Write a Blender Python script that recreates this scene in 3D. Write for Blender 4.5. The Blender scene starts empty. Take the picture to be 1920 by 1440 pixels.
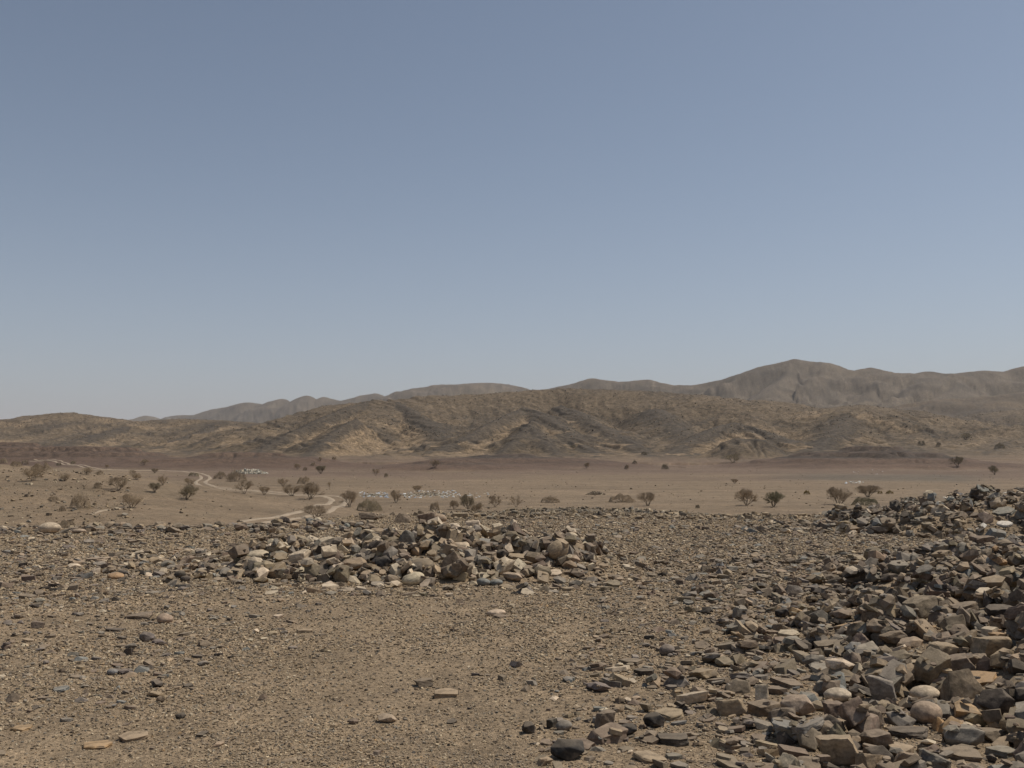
import bpy, bmesh, math, random
import numpy as np
from mathutils import Vector, Matrix, noise as mnoise

# ------------------------------------------------------------------ camera, sky, sun, exposure
SC = bpy.context.scene
COL = SC.collection
F = 1867.0                      # focal length in pixels of the 1920 px wide photograph
CAMH = 1.6
PITCH = math.atan(130.0 / F)
cd = bpy.data.cameras.new("camera"); cam = bpy.data.objects.new("camera", cd); COL.objects.link(cam)
cd.sensor_width = 36.0; cd.lens = 36.0 * F / 1920.0
cd.clip_start = 0.05; cd.clip_end = 30000
cam.location = (0, 0, CAMH); cam.rotation_euler = (math.pi / 2 + PITCH, 0, 0)
SC.camera = cam

SUN_AZ = math.radians(72)       # to the right of the view direction
SUN_EL = math.radians(60)
w = bpy.data.worlds.new("World"); SC.world = w; w.use_nodes = True
nt = w.node_tree
for n in list(nt.nodes): nt.nodes.remove(n)
sky = nt.nodes.new('ShaderNodeTexSky'); sky.sky_type = 'NISHITA'; sky.sun_disc = False
sky.sun_elevation = SUN_EL; sky.sun_rotation = SUN_AZ
sky.altitude = 0; sky.air_density = 0.8; sky.dust_density = 0.8; sky.ozone_density = 1.0
hs = nt.nodes.new('ShaderNodeHueSaturation'); hs.inputs['Saturation'].default_value = 0.78
bg = nt.nodes.new('ShaderNodeBackground'); bg.inputs['Strength'].default_value = 0.091
wo = nt.nodes.new('ShaderNodeOutputWorld')
nt.links.new(sky.outputs[0], hs.inputs['Color']); 
wb = nt.nodes.new('ShaderNodeVectorMath'); wb.operation = 'MULTIPLY'; wb.inputs[1].default_value = (.96, .985, .965)   # white balance
nt.links.new(hs.outputs[0], wb.inputs[0]); # dust layer low over the horizon: the sky pales to grey in the lowest degrees
tcw = nt.nodes.new('ShaderNodeTexCoord'); sxw = nt.nodes.new('ShaderNodeSeparateXYZ'); nt.links.new(tcw.outputs['Generated'], sxw.inputs[0])
def wm(op, a, b):
    q = nt.nodes.new('ShaderNodeMath'); q.operation = op
    for k_, v_ in ((0, a), (1, b)):
        if isinstance(v_, (int, float)): q.inputs[k_].default_value = v_
        else: nt.links.new(v_, q.inputs[k_])
    return q.outputs[0]
dz_ = wm('MULTIPLY', wm('MAXIMUM', sxw.outputs[2], 0.0), -1 / .11)
fac = wm('MULTIPLY', wm('POWER', 2.71828, dz_), .78)
mixw = nt.nodes.new('ShaderNodeMix'); mixw.data_type = 'RGBA'; nt.links.new(fac, mixw.inputs[0])
nt.links.new(wb.outputs[0], mixw.inputs[6]); mixw.inputs[7].default_value = (.400 / .091, .372 / .091, .415 / .091, 1)
nt.links.new(mixw.outputs[2], bg.inputs['Color'])
nt.links.new(bg.outputs[0], wo.inputs['Surface'])

sl = bpy.data.lights.new("sun", 'SUN'); sl.energy = 3.85; sl.angle = math.radians(0.55); sl.color = (1.0, 0.94, 0.84)
so = bpy.data.objects.new("sun", sl); COL.objects.link(so)
sdir = Vector((math.cos(SUN_EL) * math.sin(SUN_AZ), math.cos(SUN_EL) * math.cos(SUN_AZ), math.sin(SUN_EL)))
so.rotation_euler = sdir.to_track_quat('Z', 'Y').to_euler(); so.location = (40, 10, 60)

SC.view_settings.view_transform = 'Standard'; SC.view_settings.look = 'None'
SC.view_settings.exposure = 0.0; SC.view_settings.gamma = 1.0

rng = np.random.default_rng(11); random.seed(5)

# ------------------------------------------------------------------ helpers
def tag(o, label=None, cat=None, group=None, kind=None):
    if label: o['label'] = label
    if cat: o['category'] = cat
    if group: o['group'] = group
    if kind: o['kind'] = kind
    return o

def hash2(ix, iy, seed):
    h = (ix.astype(np.int64) * 374761393 + iy.astype(np.int64) * 668265263 + seed * 974634777) & 0xffffffff
    h = ((h ^ (h >> 13)) * 1274126177) & 0xffffffff
    return ((h ^ (h >> 16)) & 0xffff).astype(np.float32) / 65535.0

def pn(x, y, seed=0):
    """gradient noise, about -1..1"""
    x = np.asarray(x, dtype=np.float64); y = np.asarray(y, dtype=np.float64)
    ix = np.floor(x); iy = np.floor(y)
    fx = (x - ix).astype(np.float32); fy = (y - iy).astype(np.float32)
    ux = fx * fx * fx * (fx * (fx * 6 - 15) + 10); uy = fy * fy * fy * (fy * (fy * 6 - 15) + 10)
    def g(ox, oy):
        a = hash2(ix + ox, iy + oy, seed) * 6.2831853
        return np.cos(a) * (fx - ox) + np.sin(a) * (fy - oy)
    n0 = g(0, 0) * (1 - ux) + g(1, 0) * ux
    n1 = g(0, 1) * (1 - ux) + g(1, 1) * ux
    return (n0 * (1 - uy) + n1 * uy) * 1.45

def fbm(x, y, sc, octv=4, seed=0, gain=0.5, ridged=False):
    r = 0; a = 1.0; s = 0
    for k in range(octv):
        n = pn(x * sc, y * sc, seed + 17 * k)
        if ridged: n = 1 - 2 * np.abs(n)
        r = r + a * n; s += a; a *= gain; sc *= 2.03
    return r / s

def sstep(a, b, x):
    t = np.clip((x - a) / (b - a), 0, 1); return t * t * (3 - 2 * t)

cp, sp = math.cos(PITCH), math.sin(PITCH)
def raydir(px, py):
    u = (px - 960) / F; v = (720 - py) / F
    return np.array([u, cp - v * sp, sp + v * cp])
def pt(px, py, D):
    d = raydir(px, py); d = d * (D / d[1]); return np.array([d[0], D, CAMH + d[2]])
def project(x, y, z):
    dz = z - CAMH
    depth = y * cp + dz * sp; v = (-y * sp + dz * cp) / depth
    return 960 + F * x / depth, 720 - F * v

# ------------------------------------------------------------------ terrain height
def valley(x, y):
    r = np.hypot(x, y)
    z = np.interp(r, [0, 60, 140, 250, 400, 600, 900, 1500, 2500, 9000], [-4.2, -4.2, -4.1, -3.7, -2.8, -0.5, 4, 9, 14, 30])
    return z

# ridge: points (px, py, D), width, roundness e, power p, group, fluting amplitude
RID = [
 # far blue-grey ranges
 ('mountain_far', 300, .04, 1.3, 0, [(140,800,4600),(190,790,4600),(215,786,4600),(240,783,4600),(262,790,4550),(276,780,4500),(300,792,4500)]),
 ('mountain_far', 420, .04, 1.4, 0, [(290,792,4300),(325,780,4200),(370,778,4200),(400,768,4100),(440,762,4000),(465,755,3900),(500,760,3900),(530,748,3800),(553,757,3800),(575,743,3700),(598,751,3700),(608,745,3700),(640,753,3650),(680,742,3600),(705,738,3600),(733,751,3500),(800,772,3500)]),
 ('mountain_round', 420, .5, 1.0, 0, [(760,752,3000),(785,738,3000),(815,727,3000),(860,721,3000),(905,719,3000),(935,724,3000),(960,733,3000),(1010,748,3000)]),
 ('mountain_right', 520, .04, 1.5, 6, [(1000,745,2500),(1060,724,2450),(1110,710,2400),(1160,718,2400),(1215,713,2350),(1265,725,2300),(1300,722,2250),(1350,712,2200),(1400,698,2150),(1440,686,2100),(1490,675,2080),(1530,681,2060),(1560,692,2040),(1602,696,2000),(1632,690,2000),(1662,698,2000),(1720,701,1950),(1740,697,1950),(1780,702,1900),(1850,697,1900),(1890,698,1900),(1920,688,1900),(1985,668,1900),(2120,690,1900),(2400,700,1900)]),
 ('mountain_right', 230, .04, 1.3, 4, [(1490,677,2080),(1470,710,1960),(1440,740,1850)]),
 ('mountain_right', 230, .04, 1.3, 4, [(1632,692,2000),(1650,720,1880),(1625,752,1760)]),
 ('mountain_right', 230, .04, 1.3, 4, [(1780,702,1900),(1800,720,1780),(1760,750,1680)]),
 # slopes at the right, between
 ('hill_right', 330, .18, 1.2, 2.0, [(1620,790,1350),(1700,768,1330),(1760,763,1300),(1815,757,1300),(1870,742,1300),(1930,735,1280),(2050,715,1280),(2300,720,1280)]),
 ('hill_right', 170, .2, 1.2, 1.5, [(1700,800,900),(1800,782,880),(1870,775,880),(1930,768,880),(2100,750,880)]),
 ('hill_right', 110, .25, 1.2, 1.0, [(1730,848,520),(1800,832,540),(1870,822,560),(1930,812,580),(2100,800,600)]),
 # left hill
 ('hill_left', 260, .12, 1.4, 2.5, [(-300,790,950),(-100,802,950),(0,794,930),(60,785,920),(130,774,900),(175,780,900),(215,794,880),(265,790,870),(350,786,850),(440,790,840),(490,797,830),(550,806,820)]),
 ('hill_left', 62, .06, 1.0, (2.4, 1), [(240,800,800),(150,825,660),(90,842,590)]),
 ('hill_left', 60, .06, 1.0, (2.4, 1), [(400,800,780),(350,825,640),(300,842,570)]),
 ('hill_left', 55, .06, 1.0, (2.4, 1), [(520,812,740),(470,822,640),(400,848,540)]),
 # main hill
 ('hill_main', 170, .14, 1.5, .7, [(470,850,640),(520,822,660),(560,797,680),(610,772,690),(655,758,700),(720,751,700),(770,748,710),(810,742,720),(900,740,720),(1000,732,730),(1060,729,730),(1200,733,720),(1300,740,710),(1420,752,690),(1500,765,670),(1560,768,650),(1610,762,640),(1660,767,640),(1720,779,640),(1830,802,640),(1920,826,640)]),
 ('hill_main', 52, .05, 1.0, (3.4, 1), [(700,750,700),(655,764,650),(600,786,600),(545,812,555),(492,842,505),(486,864,432)]),
 ('hill_main', 34, .05, 1.0, (2.8, 1), [(668,786,575),(640,802,540),(610,824,505),(585,846,475),(579,864,432)]),
 ('hill_main', 55, .08, 1.0, (2.0, -1), [(735,750,700),(775,772,640),(815,800,580),(842,826,530),(855,848,490),(849,864,432)]),
 ('hill_main', 50, .04, 1.0, (3.6, 1), [(985,764,640),(955,776,600),(915,796,560),(870,822,515),(828,844,480),(822,864,432)]),
 ('hill_main', 36, .04, 1.0, (3.0, 0), [(1000,788,560),(990,796,535),(975,818,505),(945,846,470),(939,864,432)]),
 ('hill_main', 32, .04, 1.0, (2.6, 0), [(992,796,535),(1012,818,505),(1042,848,465),(1048,864,432)]),
 ('hill_main', 52, .05, 1.0, (2.6, -1), [(985,764,640),(1020,776,600),(1052,800,560),(1085,826,515),(1115,848,480),(1121,864,432)]),
 ('hill_main', 56, .06, 1.0, (2.4, -1), [(1050,760,670),(1095,780,610),(1140,806,560),(1180,828,520),(1212,848,480),(1218,864,432)]),
 ('hill_main', 60, .10, 1.0, (1.6, 0), [(1230,766,650),(1265,795,590),(1290,826,530),(1300,846,490),(1306,864,432)]),
 ('hill_main', 50, .05, 1.0, (2.2, 1), [(1375,793,580),(1335,805,545),(1290,828,505),(1258,850,470),(1264,864,432)]),
 ('hill_main', 46, .06, 1.0, (2.0, -1), [(1375,793,580),(1425,806,545),(1485,828,515),(1520,846,490),(1526,864,432)]),
 ('hill_main', 24, .10, 1.0, (1.6, 0), [(1355,842,430),(1385,822,430),(1420,824,430),(1448,842,430)]),
 ('hill_main', 60, .06, 1.0, (2.2, 0), [(1612,760,640),(1585,785,590),(1560,815,540),(1530,842,490),(1536,864,432)]),
 ('hill_main', 60, .06, 1.0, (2.0, 0), [(1612,760,640),(1665,780,600),(1720,805,560),(1790,835,520)]),
 ('hill_main', 85, .3, 1.2, .5, [(470,862,450),(600,858,460),(800,857,465),(1000,858,460),(1200,858,460),(1450,857,465),(1700,856,470),(1850,852,490)]),
 # reddish mounds at the foot
 ('mound_right', 44, .12, 1.0, (1.0, 0), [(1478,887,330),(1520,873,331),(1560,857,333),(1598,843,335),(1630,835,336),(1662,838,336),(1708,852,336),(1760,868,334),(1812,884,330)]),
 ('mound_left', 46, .25, 1.1, .8, [(300,874,330),(350,858,332),(400,852,335),(450,846,337),(500,851,335),(550,866,330),(580,878,326)]),
 ('mound_corner', 45, .35, 1.0, .8, [(-160,826,410),(-60,828,400),(20,832,385),(70,840,380),(110,836,380),(165,834,380),(205,850,370),(235,864,360)]),
 ('mound_centre', 26, .2, 1.0, .6, [(795,886,300),(822,872,300),(846,860,300),(872,861,302),(905,872,300),(945,887,298)]),
 ('mound_centre', 44, .35, 1.0, .4, [(890,874,340),(930,858,345),(965,852,348),(1010,856,346),(1060,870,340),(1110,884,334)]),
 # stony rise at the left edge of the plain
 ('ground', 30, .3, 1.0, .3, [(-260,855,120),(-60,866,115),(20,880,108),(70,900,98),(110,925,92)]),
 ('ground', 16, .3, 1.0, .3, [(-160,905,92),(20,925,85),(70,948,80)]),
]
RIDP = [(g, w_, e, p, fl, np.array([pt(*q) for q in pts])) for g, w_, e, p, fl, pts in RID]
LASTS = {}
GROUPS = ['ground', 'mountain_far', 'mountain_round', 'mountain_right', 'hill_right', 'hill_left', 'hill_main', 'mound_right', 'mound_left', 'mound_corner', 'mound_centre']

APEX = np.array([(px - 960) / F * 600 for px in (-100, 150, 440, 690, 972, 1375, 1620, 1960)])
def beds(x, y, z):
    """bed coordinate: folded layers dipping away from each apex"""
    xs = x * 600 / np.maximum(y, 60)
    d = np.abs(xs[:, None] - APEX[None, :]); n_ = 14.0
    A = -n_ * np.log(np.exp(-d / n_).sum(1))
    A = np.minimum(A, 62 + 12 * fbm(x, y, 1 / 80., 2, 125))
    return z + .44 * A + 4.5 * fbm(x, y, 1 / 60., 3, 121) + 1.2 * fbm(x, y, 1 / 12., 2, 123)

def ridges(x, y, zb):
    """returns added height, group index, weight 0..1 and fluting coordinate weight"""
    H = np.zeros_like(x); GM = np.zeros_like(x); G = np.zeros(x.shape, np.int8); Wt = np.zeros_like(x); FL = np.zeros_like(x)
    TS = np.zeros_like(x); FU = np.ones_like(x)
    for ri, (g, wd, e, p, fl, P) in enumerate(RIDP):
        fl, tside = fl if isinstance(fl, tuple) else (fl, 0)
        m = (x > P[:, 0].min() - wd) & (x < P[:, 0].max() + wd) & (y > P[:, 1].min() - wd) & (y < P[:, 1].max() + wd)
        idx = np.nonzero(m)[0]
        if len(idx) == 0: continue
        qx = x[idx]; qy = y[idx]; zz = zb[idx]
        wob = .18 * wd * pn(qx / (wd * .9), qy / (wd * .9), 300 + ri) + .05 * wd * pn(qx / (wd * .22), qy / (wd * .22), 340 + ri)
        best = np.full(len(idx), -1.0); bg_ = np.zeros(len(idx)); bs = np.zeros(len(idx)); sd = np.zeros(len(idx)); bd = np.ones(len(idx))
        acc = 0.0
        for k in range(len(P) - 1):
            a = P[k]; b = P[k + 1]; ab = b[:2] - a[:2]; L2 = (ab ** 2).sum(); L = math.sqrt(L2)
            t = np.clip(((qx - a[0]) * ab[0] + (qy - a[1]) * ab[1]) / L2, 0, 1)
            d = np.hypot(qx - a[0] - t * ab[0], qy - a[1] - t * ab[1])
            dd = np.maximum(d + wob * np.clip(d / wd * 3, 0, 1), 0) / wd
            gk = 1 - (np.sqrt(dd * dd + e * e) - e) / (math.sqrt(1 + e * e) - e)
            gk = np.clip(gk, 0, 1) ** p
            hk = (a[2] + t * (b[2] - a[2]) - zz) * gk
            u = hk > best
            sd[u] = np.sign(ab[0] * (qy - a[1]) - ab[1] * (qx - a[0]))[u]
            best[u] = hk[u]; bg_[u] = gk[u]; bs[u] = (acc + t * L)[u]; bd[u] = dd[u]
            acc += L
        best = np.maximum(best, 0)
        # ends taper: foot merges with what is below
        flu = np.ones(len(idx))
        if fl:
            per = max(wd * .062, 2.8)
            ph = bs / per + 1.3 * pn(qx / (per * 5), qy / (per * 5), 500 + ri)
            flu = np.abs(np.sin(ph * math.pi)) ** .8
            mk = np.clip(bd * 4, 0, 1) * np.clip((1 - bd) * 1.6, 0, 1)
            best = best - fl * (1 - flu) * mk * np.clip(best / 4, 0, 1)
        cur = H[idx]
        # smooth maximum
        k_ = np.maximum(.03 * wd, .05)
        hmx = np.maximum(cur, best); df = np.abs(cur - best)
        H[idx] = hmx + np.where((cur > 0.01) & (best > 0.01), np.clip(k_ - df, 0, None) ** 2 / (4 * k_), 0)
        u = best > cur
        gi = GROUPS.index(g)
        iu = idx[u]; G[iu] = gi; GM[iu] = bg_[u]
        Wt[iu] = np.clip(best[u] / 1.0, 0, 1)
        FL[iu] = (fl if fl else 0) * (1 if wd < 95 else 0)
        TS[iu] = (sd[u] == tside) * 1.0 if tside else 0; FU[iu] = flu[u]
    LASTS['ts'] = TS; LASTS['fu'] = FU
    return H, G, GM, FL

EA = [-.9, -.52, -.30, -.22, -.12, -.02, .06, .12, .20, .32, .52, .9]
ED = [23, 22.5, 22, 23, 28, 34, 40, 38, 30, 26, 26, 26]
def plateau(x, y):
    r = np.hypot(x, y)
    a = np.where(y > 0.1, x / np.maximum(y, .1), 0); a = np.clip(a, -.9, .9)
    e = np.interp(a, EA, ED)
    e = e + 1.2 * pn(a * 9, a * 0 + 3.3, 77)
    return r, e

def heaps(x, y):
    """stone heaps under the loose stones"""
    z = np.zeros_like(x)
    # central cairn
    def blob(cx, cy, ax, ay, h, rot=0, p=1.0):
        c, s = math.cos(rot), math.sin(rot)
        dx = x - cx; dy = y - cy; u = (dx * c + dy * s) / ax; v = (-dx * s + dy * c) / ay
        return h * np.clip(1 - (u * u + v * v), 0, 1) ** p
    z = np.maximum(z, blob(-1.05, 14.7, 2.7, 2.5, .30, .0, 1.0))
    z = np.maximum(z, blob(-1.4, 14.4, 1.6, 1.3, .36, .0, .6) * .95)
    z = np.maximum(z, blob(-.1, 14.4, 2.1, 1.7, .25, -.1, .9))
    z = np.maximum(z, blob(-3.0, 14.6, 1.9, 1.7, .10, .1, 1.0))
    # right, near heap
    z = np.maximum(z, blob(5.1, 7.2, 2.6, 4.2, .42, .08, 1.1))
    z = np.maximum(z, blob(6.4, 11.3, 2.4, 3.6, .48, 0, 1.0))
    # right, far heap
    z = np.maximum(z, blob(11.6, 20.9, 4.7, 2.6, .76, 0, .8))
    z = np.maximum(z, blob(9.6, 21.4, 3.4, 2.2, .34, 0, 1))
    return z

def near_detail(x, y, r):
    d = .05 * fbm(x, y, .35, 3, 21) + .018 * fbm(x, y, 2.2, 3, 31)
    m = r < 45
    fine = np.zeros_like(x)
    if m.any():
        fine[m] = .0045 * fbm(x[m], y[m], 11, 2, 41) + .003 * fbm(x[m], y[m], 34, 2, 43)
    return d + fine

def height(x, y, full=False):
    x = np.atleast_1d(np.asarray(x, float)); y = np.atleast_1d(np.asarray(y, float))
    sh = x.shape; x = x.ravel(); y = y.ravel()
    zv = valley(x, y)
    H, G, Wt, FL = ridges(x, y, zv)
    r, e = plateau(x, y)
    hill = G > 0
    # relief noise, grown with size of the hill
    zn = np.zeros_like(x)
    m = (H > .2) & hill
    if m.any():
        xx = x[m]; yy = y[m]; hh = H[m]; far = np.clip((yy - 1000) / 900, 0, 1)
        big = np.isin(G[m], [1, 2, 3, 4, 5, 6])
        n1 = fbm(xx, yy, 1 / 120., 3, 101); n2 = fbm(xx, yy, 1 / 34., 4, 103, .55, True); n3 = fbm(xx, yy, 1 / 7., 3, 105)
        k = np.clip(hh / 14, 0, 1)
        gm = Wt[m]; crest_k = np.where(big, 1, .25) * (1 - .85 * gm ** 2) * np.where(FL[m] > .5, .5, 1)
        near = -3.0 * np.clip(n1, -1, 1) * k * crest_k + 4.6 * (n2 - .25) * k * crest_k + .75 * n3 * np.clip(hh / 5, 0, 1) * (.4 + .6 * crest_k)
        nf = fbm(xx, yy, 1 / 260., 5, 111, .55, True)
        farn = (60 * (nf - .3) + 18 * fbm(xx, yy, 1 / 60., 3, 113, .55, True)) * np.clip(hh / 90, 0, 1) * (1 - .93 * gm ** 1.5)
        zn[m] = near * (1 - far) + farn * far
        # ledges: tilted beds stepping down the slopes
        zt = np.where(np.isin(G[m], [7, 8, 9, 10]), H[m] + zv[m] + .5 * fbm(xx, yy, 1 / 20., 2, 121), beds(xx, yy, H[m] + zv[m]))
        per = np.where(np.isin(G[m], [7, 8, 9, 10]), 2.0, 4.2)
        ph = zt / per; fr = ph - np.floor(ph)
        st = sstep(.35, .65, fr) - fr
        gate = sstep(-.25, .35, fbm(xx, yy, 1 / 48., 3, 127))
        zn[m] += st * per * np.where(per < 2.5, .7, .40 * gate) * np.clip(hh / 6, 0, 1) * (1 - far)
    # plain
    zb = zv + .22 * fbm(x, y, 1 / 38., 3, 131) * sstep(40, 120, r) + .08 * fbm(x, y, 1 / 5., 2, 133) * sstep(30, 80, r) * (1 - sstep(300, 700, r))
    zt_ = zb + H + zn
    # plateau the camera stands on
    zp = -.75 * sstep(18, 50, r) * sstep(-.25, -.05, np.where(y > 1, x / np.maximum(y, 1), 0)) * (1 - sstep(.2, .34, np.where(y > 1, x / np.maximum(y, 1), 0)))
    m = r < 130
    out = zt_.copy()
    if m.any():
        xm = x[m]; ym = y[m]; rm = r[m]
        pz = zp[m] + near_detail(xm, ym, rm) + heaps(xm, ym)
        # low gravel mound past the plateau
        k = sstep(0, 1, (rm - e[m]) / 26.0)
        out[m] = pz * (1 - k) + zt_[m] * k
    if full: return out, G, H, Wt, FL
    return out.reshape(sh)

# ------------------------------------------------------------------ terrain sheet (polar grid, dense where the camera looks)
def rings():
    r = [.35]
    while r[-1] < 6400:
        q = r[-1]
        f = .07 if q < 3.6 else .0048 if q < 60 else .0052 if q < 400 else .0022 if q > 440 and q < 700 else .0036 if q < 900 else .007 if q < 4800 else .05
        r.append(q * (1 + f))
    return np.array(r)
RR = rings()
HALF = math.radians(35)
AA = np.concatenate([np.linspace(-HALF, HALF, 1130), np.linspace(HALF, 2 * math.pi - HALF, 90)[1:-1]])
NR, NA = len(RR), len(AA)
gx = (RR[:, None] * np.sin(AA)[None, :]).ravel(); gy = (RR[:, None] * np.cos(AA)[None, :]).ravel()
gz, GG, GH, GW, GFL = height(gx, gy, full=True)
GTS, GFU = LASTS['ts'], LASTS['fu']
print('terrain', NR, NA, NR * NA)

def lin(c): return np.array(c, float)
C_GRAV = lin((.254, .189, .132)); C_PLAIN = lin((.178, .131, .092)); C_RED = lin((.104, .069, .053))
C_OLIVE = lin((.124, .092, .064)); C_DARK = lin((.062, .049, .039)); C_TAN = lin((.206, .149, .100))
C_FAR = lin((.112, .088, .068)); C_GREYD = lin((.098, .085, .071)); C_PINK = lin((.150, .104, .077))

def ground_colour(x, y, z, G, H, FL, GM):
    n = len(x); c = np.tile(C_PLAIN, (n, 1)); r = np.hypot(x, y)
    def mix(w_, col):
        nonlocal c
        w_ = np.clip(w_, 0, 1)[:, None]; c = c * (1 - w_) + col * w_
    a = x / np.maximum(y, 1)
    nb = fbm(x, y, 1 / 45., 4, 201); ns = fbm(x, y, 1 / 6., 3, 203)
    # reddish soil on the far part of the plain, pinker towards the hills
    mix(sstep(175, 290, r + 110 * nb) * (1 - sstep(380, 520, r)) * .74 * sstep(-.42, -.3, a + .1 * nb), lin((.122, .083, .066)))
    mix(sstep(330, 430, r + 40 * nb) * .6, C_PINK)
    mix(sstep(.23, .33, a) * (1 - sstep(.43, .5, a)) * sstep(195, 225, r + 12 * nb) * (1 - sstep(250, 285, r)) * .7, C_GREYD)
    mix(.35 * sstep(.05, .4, ns), lin((.17, .132, .095)))
    # near plateau gravel
    mix(1 - sstep(30, 75, r), C_GRAV * (1 + .10 * 0))
    mix((1 - sstep(45, 90, r)) * sstep(26, 36, r) * sstep(-.1, -.02, a) * .75, C_GREYD)
    hl = (GROUPS.index('hill_left'), GROUPS.index('hill_main'), GROUPS.index('hill_right'))
    k = np.isin(G, hl) * sstep(.5, 3.6, H + 1.4 * ns)
    mix(k, C_OLIVE)
    patch = fbm(x, y, 1 / 70., 4, 211) ; fine = fbm(x, y, 1 / 4.5, 3, 213)
    zt = beds(x, y, z)
    lowk = 1 - sstep(20, 32, H + 5 * patch)
    band = (np.sin(zt / 4.2 * 2 * math.pi) * .25 + np.sin(zt / 15.0 * 2 * math.pi + 1) * .75 + .5 * patch) * (.25 + .75 * lowk)
    hk = k
    mix(hk * sstep(.05, .45, patch + .35 * fine) * .55, C_DARK)
    mix(hk * sstep(.15, .75, -band + .5 * fine) * (.12 + .85 * lowk * sstep(-.3, .3, fbm(x, y, 1 / 75., 2, 253))), C_TAN)
    mix(hk * sstep(.3, .85, band + .55 * fine) * .6, C_DARK)
    mix((G == GROUPS.index('hill_right')) * sstep(1, 6, H) * sstep(-.5, .4, patch + .4 * fine) * .65, lin((.074, .058, .046)))
    # pale beds laid bare on the flank of the spurs
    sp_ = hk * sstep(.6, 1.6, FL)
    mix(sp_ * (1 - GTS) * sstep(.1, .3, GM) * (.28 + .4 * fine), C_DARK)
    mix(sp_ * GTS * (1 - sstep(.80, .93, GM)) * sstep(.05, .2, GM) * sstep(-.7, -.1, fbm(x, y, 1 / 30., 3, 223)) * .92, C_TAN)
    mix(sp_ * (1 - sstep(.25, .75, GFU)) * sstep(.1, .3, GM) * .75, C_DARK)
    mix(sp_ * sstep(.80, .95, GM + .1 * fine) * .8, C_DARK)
    # mounds of red-brown shale
    k = (G >= 7) * sstep(.05, .9, H + .3 * ns)
    mix(k, C_RED)
    b2 = np.sin(z / 2.0 * 6.28 + 1.5 * nb)
    mix(k * sstep(.0, .7, b2 + .5 * fine) * .75 * sstep(1.2, 3.2, H) * np.where(x < -30, .45, 1), lin((.050, .040, .033)))
    mix((G >= 7) * sstep(2.2, 4.2, H + .6 * fine) * np.where(x < -30, .15, .65), lin((.052, .041, .035)))
    k = np.isin(G, (1, 2, 3)) * sstep(5, 25, H)
    mix(k, C_FAR)
    pf = fbm(x, y, 1 / 240., 5, 231)
    mix(k * sstep(.0, .45, pf) * .5, lin((.080, .066, .054)))
    c *= (1 + k * (.55 * fbm(x, y, 1 / 35., 3, 233) + .2 * fbm(x, y, 1 / 110., 3, 235)))[:, None]
    mix(k * sstep(.1, .5, -pf) * .4, lin((.175, .135, .095)))
    hm = np.clip(H / 6, 0, 1) * (G > 0)
    c *= (1 + .10 * fbm(x, y, 1 / 1.7, 2, 241) + .10 * nb + (1 - hm) * sstep(30, 60, r) * (.30 * fbm(x / 5., y, 1 / 5., 3, 247) + .20 * fbm(x / 3., y, 1 / 26., 3, 261) + .12 * fbm(x, y, 1 / 2.2, 2, 249)) + (1 - sstep(20, 40, r)) * .22 * fbm(x, y, .55, 3, 271) + hm * (.42 * fbm(x, y, 1 / 3.2, 3, 243) + .22 * fbm(x, y, 1 / 14., 3, 245)))[:, None]
    c = c * np.array([1.0, .985, .90])
    return np.clip(c, .01, .9), hm

gc, galpha = ground_colour(gx, gy, gz, GG, GH, GFL, GW)

def set_mesh(name, verts, quads, nper, mat, colours=None, smooth=True, alpha=None):
    me = bpy.data.meshes.new(name)
    nv = len(verts); nf = len(quads)
    me.vertices.add(nv); me.vertices.foreach_set('co', np.ascontiguousarray(verts, dtype=np.float32).ravel())
    me.loops.add(nf * nper); me.loops.foreach_set('vertex_index', np.ascontiguousarray(quads, dtype=np.int32).ravel())
    me.polygons.add(nf); me.polygons.foreach_set('loop_start', np.arange(nf, dtype=np.int32) * nper)
    me.polygons.foreach_set('loop_total', np.full(nf, nper, dtype=np.int32))
    me.polygons.foreach_set('use_smooth', np.full(nf, smooth, dtype=bool))
    me.update(calc_edges=True)
    if colours is not None:
        alpha_ = alpha
        at = me.color_attributes.new('tint', 'FLOAT_COLOR', 'POINT')
        cc = np.ones((nv, 4), np.float32); cc[:, :3] = colours
        if alpha_ is not None: cc[:, 3] = alpha_
        at.data.foreach_set('color', cc.ravel())
    me.materials.append(mat)
    o = bpy.data.objects.new(name, me); COL.objects.link(o)
    return o

# ------------------------------------------------------------------ materials
def new_mat(name):
    m = bpy.data.materials.new(name); m.use_nodes = True
    t = m.node_tree; b = t.nodes['Principled BSDF']
    b.inputs['Roughness'].default_value = .9
    b.inputs['Specular IOR Level'].default_value = .2
    return m, t, b

def N(t, typ, **kw):
    n = t.nodes.new(typ)
    for k, v in kw.items():
        if k.startswith('i_'):
            n.inputs[k[2:].replace('_', ' ')].default_value = v
        else: setattr(n, k, v)
    return n

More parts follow.
